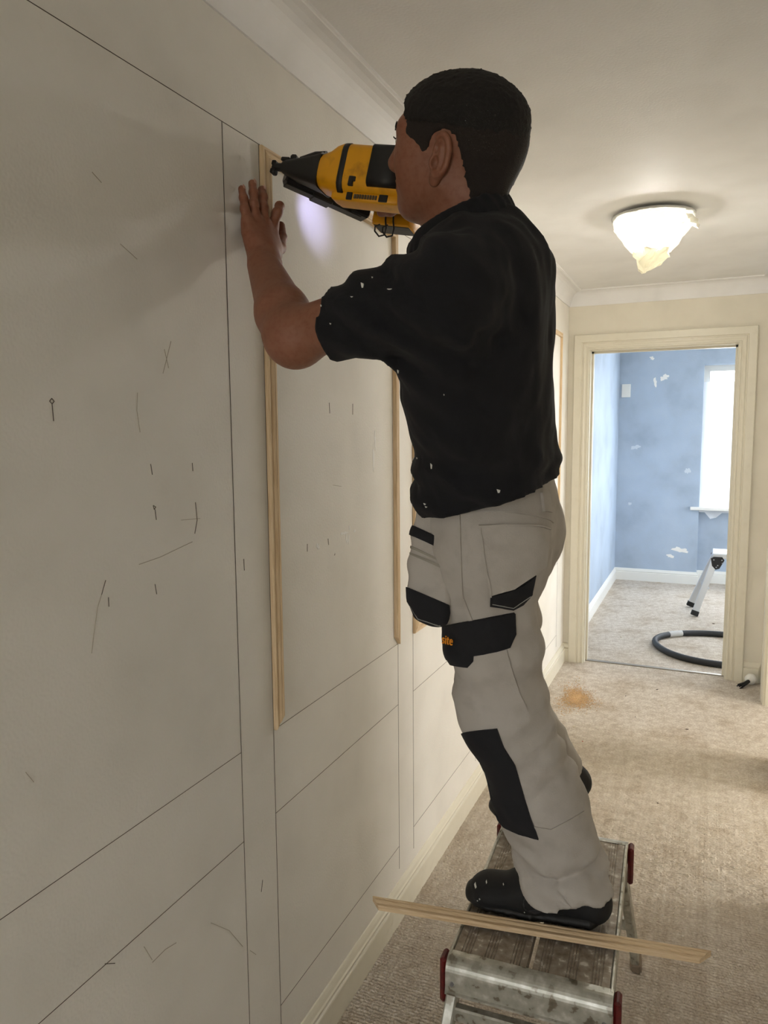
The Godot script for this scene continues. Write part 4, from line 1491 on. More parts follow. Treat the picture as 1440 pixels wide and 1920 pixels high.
func build_person() -> void:
	folds.seed = 17
	folds.frequency = 1.0
	folds.fractal_octaves = 3
	var base := Vector3(0.53, 0.482, -1.70)
	var off := -base
	var o := thing("person", base, "man in a black polo shirt and off-white work trousers nailing moulding from the platform", "person")

	# joints
	var sh_l := Vector3(0.487, 1.758, -1.090)
	var sh_r := Vector3(0.465, 1.825, -1.415)
	var el_l := Vector3(0.186, 1.712, -1.135)
	var wr_l := Vector3(0.066, 1.862, -1.238)
	var el_r := Vector3(0.43, 1.70, -1.63)
	var neck := Vector3(0.462, 1.890, -1.262)
	var chest := Vector3(0.468, 1.72, -1.275)
	var waist := Vector3(0.460, 1.45, -1.42)
	var pelvis := Vector3(0.447, 1.335, -1.475)
	var hip_l := Vector3(0.462, 1.30, -1.405)
	var kn_l := Vector3(0.472, 0.965, -1.475)
	var an_l := Vector3(0.612, 0.560, -1.556)
	var hip_r := Vector3(0.445, 1.30, -1.555)
	var kn_r := Vector3(0.405, 0.97, -1.69)
	var an_r := Vector3(0.520, 0.625, -1.885)
	var lat := Vector3(-0.05, 0.03, 1.0).normalized()

	# head axes: forward, up, left
	var hc := Vector3(0.443, 2.021, -1.257)
	var hf := Vector3(-0.984, 0.177, -0.012).normalized()
	var hl := Vector3.UP.cross(hf).normalized().rotated(hf, 0.235)
	if hl.y > 0.0:
		hl = Vector3.UP.cross(hf).normalized().rotated(hf, -0.235)
	var hu := hf.cross(hl).normalized()
	var H := func(f: float, u: float, l: float) -> Vector3:
		return hc + hf * f + hu * u + hl * l

	# ---- head and neck
	var head := Field.new()
	var skull := func(f: Field) -> void:
		f.ball(H.call(-0.014, 0.022, 0), Vector3(0.102, 0.084, 0.078), hf, hu, 0.02)
		f.ball(H.call(0.030, 0.004, 0), Vector3(0.070, 0.084, 0.066), hf, hu, 0.03)
		f.ball(H.call(-0.048, -0.004, 0), Vector3(0.062, 0.066, 0.070), hf, hu, 0.03)
	skull.call(head)
	for k in [-1, 1]:
		head.bone(H.call(0.004, -0.052, 0.050 * k), H.call(0.060, -0.092, 0.024 * k), 0.026, 0.022, 0.03)
		head.ball(H.call(0.056, -0.018, 0.042 * k), Vector3(0.034, 0.032, 0.026), hf, hu, 0.03)
		head.ball(H.call(0.046, -0.052, 0.040 * k), Vector3(0.034, 0.034, 0.024), hf, hu, 0.03)
		head.bone(H.call(0.092, 0.030, 0.006 * k), H.call(0.076, 0.030, 0.046 * k), 0.013, 0.012, 0.02)
		head.ball(H.call(0.104, -0.030, 0.012 * k), Vector3(0.012, 0.009, 0.0085), hf, hu, 0.008)
		head.carve.append([H.call(0.103, 0.006, 0.036 * k), Basis(hf / 0.016, hu / 0.012, hl / 0.018).transposed(), 0.012])
	head.bone(H.call(0.092, 0.018, 0), H.call(0.113, -0.022, 0), 0.010, 0.0125, 0.016)
	head.ball(H.call(0.074, -0.060, 0), Vector3(0.026, 0.034, 0.032), hf, hu, 0.02)
	head.slab(H.call(0.096, -0.053, -0.016), H.call(0.096, -0.053, 0.016), hu, 0.0055, 0.007, 0.0055, 0.007, 0.006)
	head.slab(H.call(0.094, -0.065, -0.014), H.call(0.094, -0.065, 0.014), hu, 0.0065, 0.007, 0.0065, 0.007, 0.006)
	head.ball(H.call(0.074, -0.094, 0), Vector3(0.021, 0.021, 0.024), hf, hu, 0.025)
	head.slab(H.call(-0.030, -0.040, 0), neck + Vector3(0.0, -0.02, 0.0), hl, 0.058, 0.060, 0.059, 0.060, 0.03)
	head.bone(H.call(0.03, -0.072, 0), H.call(-0.010, -0.125, 0), 0.030, 0.042, 0.04)
	# ears: a flat shell with a rolled rim, a hollow and a lobe
	var ear := Field.new()
	for k in [-1, 1]:
		var e0: Vector3 = H.call(-0.004, -0.018, 0.077 * k)
		var ey: Vector3 = (hu - hf * 0.10).normalized()
		var ex: Vector3 = (hf * 0.97 - hl * 0.20 * k).normalized()     # towards the face along the shell
		ex = (ex - ey * ex.dot(ey)).normalized()
		var ez: Vector3 = ex.cross(ey)
		if ez.dot(hl) * k < 0:
			ez = -ez
		ear.ball(e0 + ez * 0.002, Vector3(0.0165, 0.034, 0.0055), ex, ey, 0.004)
		ear.ball(e0 - ex * 0.004 + ey * 0.012, Vector3(0.016, 0.024, 0.0055), ex, ey, 0.006)
		ear.ball(e0 + ex * 0.004 - ey * 0.033 + ez * 0.002, Vector3(0.0105, 0.0115, 0.0055), ex, ey, 0.008)
		var last := Vector3.ZERO
		for i in 17:
			var a := -1.25 + i * 4.3 / 16.0
			var p: Vector3 = e0 + ex * (0.0165 * cos(a + PI * 0.5 + 0.6) - 0.002) + ey * (0.031 * sin(a + PI * 0.5 + 0.6) + 0.004) + ez * 0.0065
			if i > 0:
				ear.bone(last, p, 0.0038, 0.0038, 0.004)
			last = p
		ear.bone(e0 - ex * 0.003 + ey * 0.016 + ez * 0.0065, e0 - ex * 0.005 - ey * 0.014 + ez * 0.0065, 0.0032, 0.0036, 0.005)
		ear.ball(e0 + ex * 0.0125 - ey * 0.008 + ez * 0.005, Vector3(0.005, 0.008, 0.005), ex, ey, 0.005)
		ear.carve.append([e0 + ex * 0.005 - ey * 0.008 + ez * 0.010, Basis(ex / 0.0075, ey / 0.0115, ez / 0.010).transposed(), 0.008])
		ear.carve.append([e0 + ex * 0.006 + ey * 0.014 + ez * 0.010, Basis(ex / 0.0055, ey / 0.010, ez / 0.008).transposed(), 0.007])

	# ---- trunk, arms and legs under the clothes
	var body := Field.new()
	body.bone(neck + Vector3(0, -0.02, 0), neck + Vector3(0.0, -0.08, 0), 0.054, 0.060, 0.03)
	body.slab(chest, waist, lat, 0.140, 0.090, 0.115, 0.080, 0.05)
	body.slab(waist, pelvis, lat, 0.115, 0.080, 0.120, 0.078, 0.04)
	body.bone(sh_l, sh_r, 0.046, 0.046, 0.04)
	body.bone(sh_l, el_l, 0.050, 0.043, 0.04)
	var fa := (wr_l - el_l)
	body.bone(el_l, el_l + fa * 0.30, 0.0445, 0.0465, 0.03)
	body.bone(el_l + fa * 0.30, wr_l, 0.0465, 0.031, 0.02)
	body.ball(el_l + Vector3(0.014, -0.016, 0.004), Vector3.ONE * 0.034, Vector3.RIGHT, Vector3.UP, 0.03)
	var grip := Vector3(0.248, 2.024, -1.452)
	var wr_r := Vector3(0.318, 1.985, -1.485)
	body.bone(sh_r, el_r, 0.050, 0.043, 0.04)
	body.bone(el_r, wr_r, 0.044, 0.029, 0.02)
	body.bone(hip_l, kn_l, 0.066, 0.055, 0.03)
	body.bone(kn_l, an_l, 0.054, 0.036, 0.03)
	body.bone(hip_r, kn_r, 0.066, 0.055, 0.03)
	body.bone(kn_r, an_r, 0.054, 0.036, 0.03)

	# ---- left hand flat on the wall and the strip
	var hand := Field.new()
	var pinky := [Vector3(0.030, 1.944, -1.244), Vector3(0.025, 1.971, -1.242), Vector3(0.018, 1.994, -1.249), Vector3(0.011, 2.013, -1.254)]
	var ring := [Vector3(0.035, 1.952, -1.264), Vector3(0.032, 1.984, -1.264), Vector3(0.026, 2.009, -1.272), Vector3(0.019, 2.029, -1.279)]
	var middle := [Vector3(0.038, 1.953, -1.287), Vector3(0.036, 1.985, -1.289), Vector3(0.030, 2.008, -1.299), Vector3(0.024, 2.024, -1.305)]
	var index := [Vector3(0.040, 1.948, -1.311), Vector3(0.052, 1.980, -1.316), Vector3(0.045, 1.998, -1.336), Vector3(0.024, 1.995, -1.368)]
	var thumb := [Vector3(0.056, 1.893, -1.288), Vector3(0.046, 1.916, -1.330), Vector3(0.032, 1.944, -1.362), Vector3(0.022, 1.972, -1.376)]
	finger(hand, pinky, 0.0090, 0.0070)
	finger(hand, ring, 0.0096, 0.0078)
	finger(hand, middle, 0.0100, 0.0080)
	finger(hand, index, 0.0102, 0.0082)
	finger(hand, thumb, 0.0140, 0.0095)
	for q in [[wr_l + Vector3(0, 0.002, -0.008), pinky[0], 0.022, 0.0115], [wr_l + Vector3(0.002, 0.004, -0.010), ring[0], 0.022, 0.0120], [wr_l + Vector3(0.002, 0.004, -0.012), middle[0], 0.022, 0.0122], [wr_l + Vector3(0, 0.004, -0.014), index[0], 0.022, 0.0120]]:
		hand.bone(q[0], q[1], q[2], q[3], 0.014)
	hand.bone(Vector3(0.048, 1.880, -1.248), Vector3(0.030, 1.925, -1.246), 0.019, 0.013, 0.014)
	hand.bone(thumb[0], Vector3(0.046, 1.925, -1.305), 0.016, 0.012, 0.014)
	hand.bone(el_l + fa * 0.66, wr_l, 0.0385, 0.0292, 0.014)
	# ---- right hand round the gun's handle
	var hand_r := Field.new()
	var axis := Vector3(-0.03, -0.14, -0.98).normalized()
	for k in 4:
		var c := grip + axis * (-0.012 + 0.0205 * k)
		var fwd := Vector3(-0.90, 0.25, -0.08)
		var up2 := axis.cross(fwd).normalized()
		if up2.y < 0:
			up2 = -up2
		fwd = (fwd - axis * fwd.dot(axis)).normalized()
		var ln: float = [1.0, 1.06, 1.0, 0.86][k]
		var pts := [c - fwd * 0.034 + up2 * 0.026, c - fwd * 0.002 * ln + up2 * 0.031, c + fwd * 0.028 * ln + up2 * 0.016, c + fwd * 0.024 * ln - up2 * 0.012]
		if k == 0:
			pts = [c - fwd * 0.034 + up2 * 0.026, c + fwd * 0.004 + up2 * 0.033, c + fwd * 0.034 + up2 * 0.028, c + fwd * 0.054 + up2 * 0.020]
		finger(hand_r, pts, 0.0098, 0.0078)
		hand_r.bone(wr_r, pts[0], 0.022, 0.012, 0.014)
	finger(hand_r, [wr_r + Vector3(-0.01, -0.01, 0.0), grip + Vector3(0.030, -0.020, 0.02), grip + Vector3(-0.004, -0.032, 0.012), grip + Vector3(-0.030, -0.030, 0.002)], 0.0135, 0.0092)
	hand_r.bone(wr_r.lerp(el_r, 0.2), wr_r, 0.032, 0.026, 0.014)
	var arm_f := Field.new()
	arm_f.bone(sh_l.lerp(el_l, 0.5), el_l, 0.0468, 0.0435, 0.04)
	arm_f.bone(el_l, el_l + fa * 0.30, 0.0445, 0.0465, 0.03)
	arm_f.bone(el_l + fa * 0.30, wr_l, 0.0465, 0.031, 0.02)
	arm_f.ball(el_l + Vector3(0.014, -0.016, 0.004), Vector3.ONE * 0.034, Vector3.RIGHT, Vector3.UP, 0.03)
	var skin_mesh := net([[body, 0.016], [arm_f, 0.006], [head, 0.0036], [ear, 0.0024], [hand, 0.0031], [hand_r, 0.0036]])
	var sk := piece("body", skin_mesh, M.skin, o, off)
	sk.set_meta("label", "bare forearm, hands, face and neck of the man")
	for q in [[pinky, 0.0070], [ring, 0.0078], [middle, 0.0080], [index, 0.0082]]:
		nail(q[0], q[1], Vector3.RIGHT if q[0] != index else Vector3(0.3, 0.9, 0), sk, Vector3.ZERO)
	# eyes, brows and lashes
	for k in [-1, 1]:
		var s := Shape.new()
		var rings := []
		for i in 9:
			var a := PI * i / 8.0
			var r := PackedVector3Array()
			for j in 14:
				var b := TAU * j / 14.0
				r.append(H.call(0.0865, 0.008, 0.033 * k) + (hf * cos(a) + (hl * cos(b) + hu * sin(b)) * maxf(sin(a), 0.01)) * -0.0115)
			rings.append(r)
		s.loft(rings)
		piece("eye", s.done(), M.eye, sk, Vector3.ZERO)
		var brow := []
		for i in 4:
			var t := i / 3.0
			brow.append([H.call(0.104 - 0.022 * t * t, 0.034 + 0.004 * sin(t * PI), (0.014 + 0.036 * t) * k), H.call(0.104 - 0.022 * t * t, 0.026 + 0.004 * sin(t * PI), (0.014 + 0.036 * t) * k)])
		piece("eyebrow", patch(head, brow, -hf + hl * -k * 0.5, 0.0022, 8, 3), M.hair, sk, Vector3.ZERO)
		s = Shape.new()
		for i in 7:
			var t := i / 6.0
			var p: Vector3 = H.call(0.099 - 0.010 * t, 0.013, (0.024 + 0.020 * t) * k)
			s.tube(PackedVector3Array([p, p + hf * 0.005 - hu * 0.001, p + hf * 0.009 + hu * 0.002]), [0.0007, 0.0005, 0.0002], 4)
		piece("eyelashes", s.done(), M.hair, sk, Vector3.ZERO)

	# ---- hair: a longer crop on top, clipped short round the sides and nape
	var line := PackedVector2Array([Vector2(0.096, 0.094), Vector2(0.082, 0.070), Vector2(0.070, 0.040), Vector2(0.064, 0.012), Vector2(0.054, -0.020), Vector2(0.047, -0.046), Vector2(0.032, -0.044), Vector2(0.022, -0.010), Vector2(0.012, 0.016), Vector2(-0.008, 0.026), Vector2(-0.028, 0.014), Vector2(-0.040, -0.016), Vector2(-0.046, -0.048), Vector2(-0.058, -0.080), Vector2(-0.080, -0.104), Vector2(-0.20, -0.115), Vector2(-0.2, 0.2), Vector2(0.12, 0.2)])
	var fuzz := FastNoiseLite.new()
	fuzz.seed = 4
	fuzz.frequency = 160.0
	fuzz.fractal_octaves = 2
	for part in 2:
		var hair := Field.new()
		skull.call(hair)
		hair.slab(H.call(-0.030, -0.040, 0), neck + Vector3(0.0, -0.02, 0.0), hl, 0.058, 0.060, 0.059, 0.060, 0.03)
		hair.slack = 0.014
		var top := part == 0
		hair.bend = func(p: Vector3) -> float:
			var q := p - hc
			var u := q.dot(hu)
			var n := fuzz.get_noise_3dv(p)
			if top:
				return -lerpf(0.0032, 0.0125, smoothstep(0.015, 0.075, u)) + 0.0030 * n
			return -lerpf(0.0015, 0.0040, smoothstep(-0.06, 0.05, u)) + 0.0012 * n
		hair.inside = func(p: Vector3) -> float:
			var q := p - hc
			var f := q.dot(hf)
			var u := q.dot(hu)
			var n := fuzz.get_noise_3dv(p * 0.7)
			var d := edge(Vector2(f, u), line) + 0.004 * n
			if top:
				d = maxf(d, 0.030 + 0.12 * f - u + 0.006 * n)
			else:
				d = maxf(d, u - 0.050 - 0.12 * f)
			return d
		var hm := piece("hair_top" if top else "hair_sides", net([[hair, 0.0036 if top else 0.0046]]), M.hair if top else M.hair_short, o, off)
		hm.set_meta("label", "short cropped black hair" if top else "clipped dark brown hair round the ears and nape")

	# ---- polo shirt
	var shirt := Field.new()
	shirt.slab(chest, waist, lat, 0.178, 0.130, 0.160, 0.122, 0.07)
	shirt.slab(waist, waist + Vector3(-0.002, -0.07, -0.025), lat, 0.160, 0.122, 0.168, 0.126, 0.05)
	shirt.bone(sh_l + Vector3(0.004, 0.0, 0), sh_r, 0.062, 0.066, 0.06)
	shirt.bone(Vector3(0.50, 1.80, -1.20), Vector3(0.49, 1.80, -1.33), 0.088, 0.088, 0.07)
	shirt.bone(Vector3(0.494, 1.826, -1.245), sh_l.lerp(chest, 0.2), 0.064, 0.064, 0.05)
	shirt.bone(Vector3(0.494, 1.842, -1.275), sh_r.lerp(chest, 0.2), 0.070, 0.070, 0.06)
	shirt.bone(Vector3(0.508, 1.895, -1.285), Vector3(0.515, 1.83, -1.28), 0.035, 0.07, 0.05)
	shirt.slab(Vector3(0.392, 1.44, -1.43), Vector3(0.400, 1.39, -1.44), lat, 0.135, 0.058, 0.135, 0.060, 0.05)
	var cuff := sh_l.lerp(el_l, 0.68)
	shirt.bone(sh_l, sh_l.lerp(el_l, 0.80), 0.070, 0.062, 0.05)
	shirt.bone(sh_r, sh_r.lerp(el_r, 0.78), 0.073, 0.062, 0.05)
	shirt.slack = 0.016
	var arm := (el_l - sh_l).normalized()
	var arm_r := (el_r - sh_r).normalized()
	var hem_n := Vector3(0.237, -0.962, -0.143).normalized()
	shirt.cuts.append([Vector3(0.321, 1.386, -1.40), hem_n])
	var cuff_n := (arm + Vector3(-0.05, 0.34, 0)).normalized()
	shirt.cuts.append([cuff, cuff_n, 0.14])
	shirt.cuts.append([sh_r.lerp(el_r, 0.78), arm_r, 0.11])
	shirt.bend = func(p: Vector3) -> float:
		var v := 0.010 * folds.get_noise_3d(p.x * 9.0, p.y * 4.5 + p.x * 5.0, p.z * 9.0)
		# gathers at the waist
		var g := smoothstep(1.60, 1.42, p.y)
		v += 0.006 * g * sin((p.y + 0.22 * p.x) * 92.0 + 2.5 * folds.get_noise_3d(p.x * 6.0, p.y * 6.0, p.z * 6.0))
		# pulls from the armpit to the shoulder
		var a := smoothstep(0.24, 0.05, p.distance_to(Vector3(0.42, 1.72, -1.10)))
		v += 0.006 * a * sin((p.x * 0.8 + p.y * 1.2) * 85.0)
		return v
	var shm := piece("polo_shirt", net([[shirt, 0.0066]]), M.shirt, o, off)
	shm.set_meta("label", "black short-sleeved polo shirt flecked with paint")
	# collar: a folded band round the neck with two points at the front
	var col := Field.new()
	var cc := Vector3(0.450, 1.9145, -1.266)
	var c1 := Vector3(0.0655, 0.0325, -0.0175)      # towards the nape
	var c2 := Vector3(0.0075, -0.0185, 0.0825)      # towards the left shoulder
	var prev := Vector3.ZERO
	for i in 25:
		var a := -PI * 0.90 + PI * 1.80 * i / 24.0
		var out := (c1 * cos(a) / c1.length() + c2 * sin(a) / c2.length()).normalized()
		var dn := (Vector3(0, -1, 0) + out * 0.42).normalized()
		var p := cc + c1 * cos(a) * 1.04 + c2 * sin(a) * 1.04 + dn * 0.021
		if i > 0:
			col.slab(prev, p, dn, 0.0225, 0.0062, 0.0225, 0.0062, 0.014)
		prev = p
	for k in [-1, 1]:
		var root: Vector3 = cc - c1 * 0.95 + c2 * 0.42 * k + Vector3(0.004, -0.012, 0)
		col.slab(root, root + Vector3(-0.012, -0.040, 0.016 * k), Vector3(0.3, 0.3, 0.9 * k), 0.022, 0.0065, 0.010, 0.006, 0.012)
	col.slab(cc + c2 * 0.9 - c1 * 0.35 + Vector3(0, -0.022, 0), Vector3(0.374, 1.857, -1.218), Vector3(-0.2, -0.9, 0.2), 0.022, 0.007, 0.013, 0.006, 0.012)
	piece("collar", net([[col, 0.0040]]), M.shirt, shm, Vector3.ZERO)
	# flecks of paint on the shirt
	var view := Vector3(-0.27, -0.05, -0.96)
	for q in [[0.395, 1.753, 0.010, 0.002], [0.272, 1.745, 0.003, 0.004], [0.289, 1.715, 0.004, 0.003], [0.364, 1.777, 0.003, 0.003], [0.349, 1.765, 0.006, 0.010], [0.347, 1.507, 0.003, 0.006], [0.379, 1.500, 0.003, 0.004], [0.410, 1.486, 0.004, 0.012], [0.394, 1.416, 0.006, 0.004], [0.532, 1.444, 0.008, 0.008], [0.397, 1.411, 0.005, 0.003], [0.44, 1.60, 0.002, 0.003], [0.36, 1.64, 0.003, 0.006], [0.33, 1.75, 0.006, 0.002]]:
		var c := Vector3(q[0], q[1], -1.22 if q[1] < 1.7 else -1.10)
		q[2] *= 0.42
		q[3] *= 0.42
		var rows := [[c + Vector3(-q[2], q[3], 0), c + Vector3(q[2], q[3] * 0.4, 0)], [c + Vector3(-q[2] * 0.3, -q[3], 0), c + Vector3(q[2] * 0.5, -q[3], 0)]]
		piece("paint_fleck", patch(shirt, rows, view, 0.0009, 2, 2), M.paint, shm, Vector3.ZERO)

	# ---- trousers
	var tr := Field.new()
	tr.slab(hip_l + Vector3(0.004, 0.02, 0.0), hip_l.lerp(kn_l, 0.5), Vector3(0.2, 0, 1), 0.096, 0.104, 0.088, 0.090, 0.05)
	tr.bone(hip_l.lerp(kn_l, 0.5), kn_l + Vector3(0.004, 0, 0), 0.090, 0.090, 0.04)
	tr.bone(kn_l + Vector3(0.004, 0, 0), kn_l.lerp(an_l, 0.5) + Vector3(0.010, 0, 0), 0.090, 0.087, 0.04)
	tr.bone(kn_l.lerp(an_l, 0.5) + Vector3(0.010, 0, 0), an_l + Vector3(0.0, -0.02, 0.004), 0.087, 0.097, 0.04)
	tr.bone(hip_r, hip_r.lerp(kn_r, 0.5), 0.098, 0.086, 0.05)
	tr.bone(hip_r.lerp(kn_r, 0.5), kn_r, 0.086, 0.082, 0.04)
	tr.bone(kn_r, an_r + Vector3(0, 0.03, 0), 0.080, 0.066, 0.04)
	tr.slab(pelvis + Vector3(0.006, 0.04, 0.0), pelvis + Vector3(0.008, -0.03, 0.0), lat, 0.176, 0.118, 0.176, 0.118, 0.05)
	tr.slab(pelvis + Vector3(0.010, 0.12, 0.02), pelvis + Vector3(0.006, 0.04, 0.0), lat, 0.154, 0.112, 0.172, 0.118, 0.04)
	for k in [-1, 1]:
		tr.ball(pelvis + Vector3(0.062, -0.008, 0.078 * k), Vector3(0.066, 0.080, 0.075), Vector3.RIGHT, Vector3.UP, 0.04)
	tr.cuts.append([Vector3(0.584, 0.562, -1.49), Vector3(0.102, -0.988, -0.12).normalized()])
	tr.slack = 0.02
	var hem_r := (an_r - kn_r).normalized()
	tr.bend = func(p: Vector3) -> float:
		var v := 0.009 * folds.get_noise_3d(p.x * 8.0 + p.y * 3.0, p.y * 6.0, p.z * 8.0)
		# creases across the back of the knee and bunching over the shoe
		var kn := smoothstep(0.22, 0.03, absf(p.y - 0.90)) * smoothstep(0.44, 0.56, p.x)
		v += 0.0034 * kn * sin((p.y * 1.0 - p.x * 0.45) * 88.0 + 7.0 * folds.get_noise_3d(p.x * 3.0, p.y * 3.0, p.z * 3.0))
		var hm := smoothstep(0.72, 0.56, p.y)
		v += 0.011 * hm * sin((p.y * 1.0 + p.x * 0.55 + p.z * 0.5) * 78.0 + 2.2 * folds.get_noise_3d(p.x * 7.0, p.y * 7.0, p.z * 7.0))
		# the hem rides up on the shoe and folds over itself
		var hl1 := p.y - 0.622 - 0.30 * (p.x - 0.60)
		v += 0.016 * exp(-hl1 * hl1 / 0.00016) * smoothstep(0.50, 0.60, p.x) * smoothstep(-1.60, -1.53, p.z)
		var hl2 := p.y - 0.655 + 0.55 * (p.x - 0.60)
		v += 0.010 * exp(-hl2 * hl2 / 0.00012) * smoothstep(0.60, 0.68, p.x)
		v -= 0.010 * smoothstep(0.61, 0.57, p.y) * smoothstep(0.74, 0.60, p.x)
		# fold under the seat
		var st := smoothstep(0.07, 0.0, absf(p.y - 1.195 + (p.x - 0.5) * 0.25)) * smoothstep(0.45, 0.56, p.x)
		v += 0.012 * st
		var th := smoothstep(0.20, 0.04, absf(p.y - 1.12))
		v += 0.003 * th * sin((p.y * 0.9 + p.x * 0.6) * 70.0 + 2.0 * folds.get_noise_3d(p.x * 5.0, p.y * 5.0, p.z * 5.0))
		var er := (p - (an_r + Vector3(0, 0.03, 0))).dot(hem_r)
		if p.z < -1.74 and er > 0.0:
			v += er
		return v
	var trm := piece("trousers", net([[tr, 0.0068]]), M.trouser, o, off)
	trm.set_meta("label", "off-white work trousers with black knee and pocket panels")
	var d1 := Vector3(-0.249, -0.277, -0.928)
	var d2 := Vector3(-0.213, -0.431, -0.877)
	var pk := patch(tr, [[Vector3(0.456, 1.354, -1.370), Vector3(0.477, 1.226, -1.370)], [Vector3(0.518, 1.360, -1.370), Vector3(0.522, 1.244, -1.370)], [Vector3(0.559, 1.365, -1.370), Vector3(0.560, 1.275, -1.370)], [Vector3(0.589, 1.370, -1.370), Vector3(0.582, 1.295, -1.370)]], d1, 0.0048, 12, 12)
	piece("back_pocket", pk, M.trouser, trm)
	piece("back_pocket_trim", patch(tr, [[Vector3(0.478, 1.226, -1.370), Vector3(0.478, 1.209, -1.370)], [Vector3(0.499, 1.232, -1.370), Vector3(0.499, 1.208, -1.370)], [Vector3(0.522, 1.243, -1.370), Vector3(0.520, 1.206, -1.370)], [Vector3(0.540, 1.255, -1.370), Vector3(0.539, 1.218, -1.370)], [Vector3(0.552, 1.265, -1.370), Vector3(0.551, 1.233, -1.370)], [Vector3(0.562, 1.276, -1.370), Vector3(0.557, 1.241, -1.370)]], d1, 0.0058, 6, 20), M.dark_cloth, trm)
	var side_pk := patch(tr, [[Vector3(0.383, 1.105, -1.37), Vector3(0.448, 1.125, -1.37), Vector3(0.505, 1.140, -1.37)], [Vector3(0.388, 1.02, -1.39), Vector3(0.46, 1.02, -1.39), Vector3(0.53, 1.035, -1.39)], [Vector3(0.400, 0.985, -1.40), Vector3(0.47, 0.980, -1.40), Vector3(0.545, 1.000, -1.40)], [Vector3(0.41, 0.962, -1.41), Vector3(0.46, 0.955, -1.41), Vector3(0.522, 0.965, -1.41)]], d1, 0.0042, 12, 16)
	piece("thigh_pocket", side_pk, M.trouser, trm)
	var flap := piece("pocket_flap", patch(tr, [[Vector3(0.376, 1.158, -1.370), Vector3(0.452, 1.178, -1.370), Vector3(0.524, 1.200, -1.370)], [Vector3(0.379, 1.125, -1.370), Vector3(0.454, 1.139, -1.370), Vector3(0.526, 1.157, -1.370)], [Vector3(0.383, 1.089, -1.370), Vector3(0.449, 1.108, -1.370), Vector3(0.515, 1.130, -1.370)]], d1, 0.0062, 22, 12), M.dark_cloth, trm)
	flap.set_meta("label", "black pocket flap with a small orange maker's word")
	piece("phone_flap", patch(tr, [[Vector3(0.383, 1.093, -1.370), Vector3(0.448, 1.112, -1.370)], [Vector3(0.388, 1.084, -1.370), Vector3(0.446, 1.096, -1.370)], [Vector3(0.395, 1.083, -1.370), Vector3(0.434, 1.082, -1.370)]], d1, 0.005, 10, 6), M.dark_cloth, trm)
	var word := TextMesh.new()
	word.text = "site"
	var font := SystemFont.new()
	font.font_names = PackedStringArray(["Droid Sans"])
	font.font_weight = 700
	word.font = font
	word.font_size = 32
	word.pixel_size = 0.00068
	word.depth = 0.0012
	var wp := tr.hit(Vector3(0.399, 1.131, -1.37), d1)
	var wn := tr.slope(wp)
	var wx := Vector3.UP.cross(wn).normalized()
	var wo := piece("maker_word", word, M.orange, flap)
	wo.transform = Transform3D(Basis(wx, wn.cross(wx), wn).rotated(wn, 0.12), wp + wn * 0.0108)
	piece("knee_panel", patch(tr, [[Vector3(0.400, 0.915, -1.430), Vector3(0.481, 0.940, -1.420)], [Vector3(0.408, 0.885, -1.430), Vector3(0.495, 0.904, -1.420)], [Vector3(0.413, 0.860, -1.430), Vector3(0.518, 0.872, -1.420)], [Vector3(0.430, 0.824, -1.430), Vector3(0.529, 0.836, -1.420)], [Vector3(0.449, 0.789, -1.430), Vector3(0.540, 0.801, -1.420)], [Vector3(0.467, 0.755, -1.430), Vector3(0.552, 0.765, -1.420)], [Vector3(0.497, 0.733, -1.420), Vector3(0.563, 0.738, -1.420)], [Vector3(0.528, 0.726, -1.420), Vector3(0.568, 0.724, -1.420)]], d2, 0.004, 16, 34), M.dark_cloth, trm)
	# seams: the yoke above the back pocket and the side seam down the thigh
	for q in [[[Vector3(0.405, 1.372, -1.37), Vector3(0.50, 1.385, -1.37), Vector3(0.60, 1.390, -1.37)], 0.0032], [[Vector3(0.412, 1.40, -1.37), Vector3(0.414, 1.32, -1.37), Vector3(0.418, 1.22, -1.37), Vector3(0.440, 1.165, -1.37)], 0.004]]:
		var a: Array = q[0]
		var b := []
		for p in a:
			b.append(p + (Vector3(0, -q[1], 0) if a[0].distance_to(a[-1]) < 0.21 and absf(a[0].y - a[-1].y) < 0.05 else Vector3(q[1] * 2.0, 0, 0)))
		piece("seam", patch(tr, [a, b], d1, 0.0034, 24, 1), M.trouser, trm)
	# stitched edges of the back pocket
	var pe := [[Vector3(0.456, 1.354, -1.370), Vector3(0.518, 1.360, -1.370), Vector3(0.589, 1.370, -1.370)], [Vector3(0.456, 1.354, -1.370), Vector3(0.463, 1.300, -1.370), Vector3(0.477, 1.226, -1.370)]]
	for k in 2:
		var shift := Vector3(0, -0.0035, 0) if k == 0 else Vector3(0.0035, 0, 0)
		piece("pocket_edge", patch(tr, [pe[k], pe[k].map(func(p): return p + shift)], d1, 0.0075, 20, 1), M.trouser, trm)
	piece("belt_loop", patch(tr, [[Vector3(0.572, 1.436, -1.370), Vector3(0.588, 1.441, -1.370)], [Vector3(0.577, 1.398, -1.370), Vector3(0.594, 1.404, -1.370)]], d1, 0.006, 3, 4), M.trouser, trm)
	piece("hem_band", patch(tr, [[Vector3(0.51, 0.735, -1.45), Vector3(0.585, 0.735, -1.45), Vector3(0.655, 0.785, -1.45)], [Vector3(0.51, 0.730, -1.45), Vector3(0.585, 0.730, -1.45), Vector3(0.655, 0.780, -1.45)]], d2, 0.0022, 24, 1), M.trouser, trm)

	# ---- holster pocket hanging free at the front
	var pouch := Field.new()
	var zf := -1.345
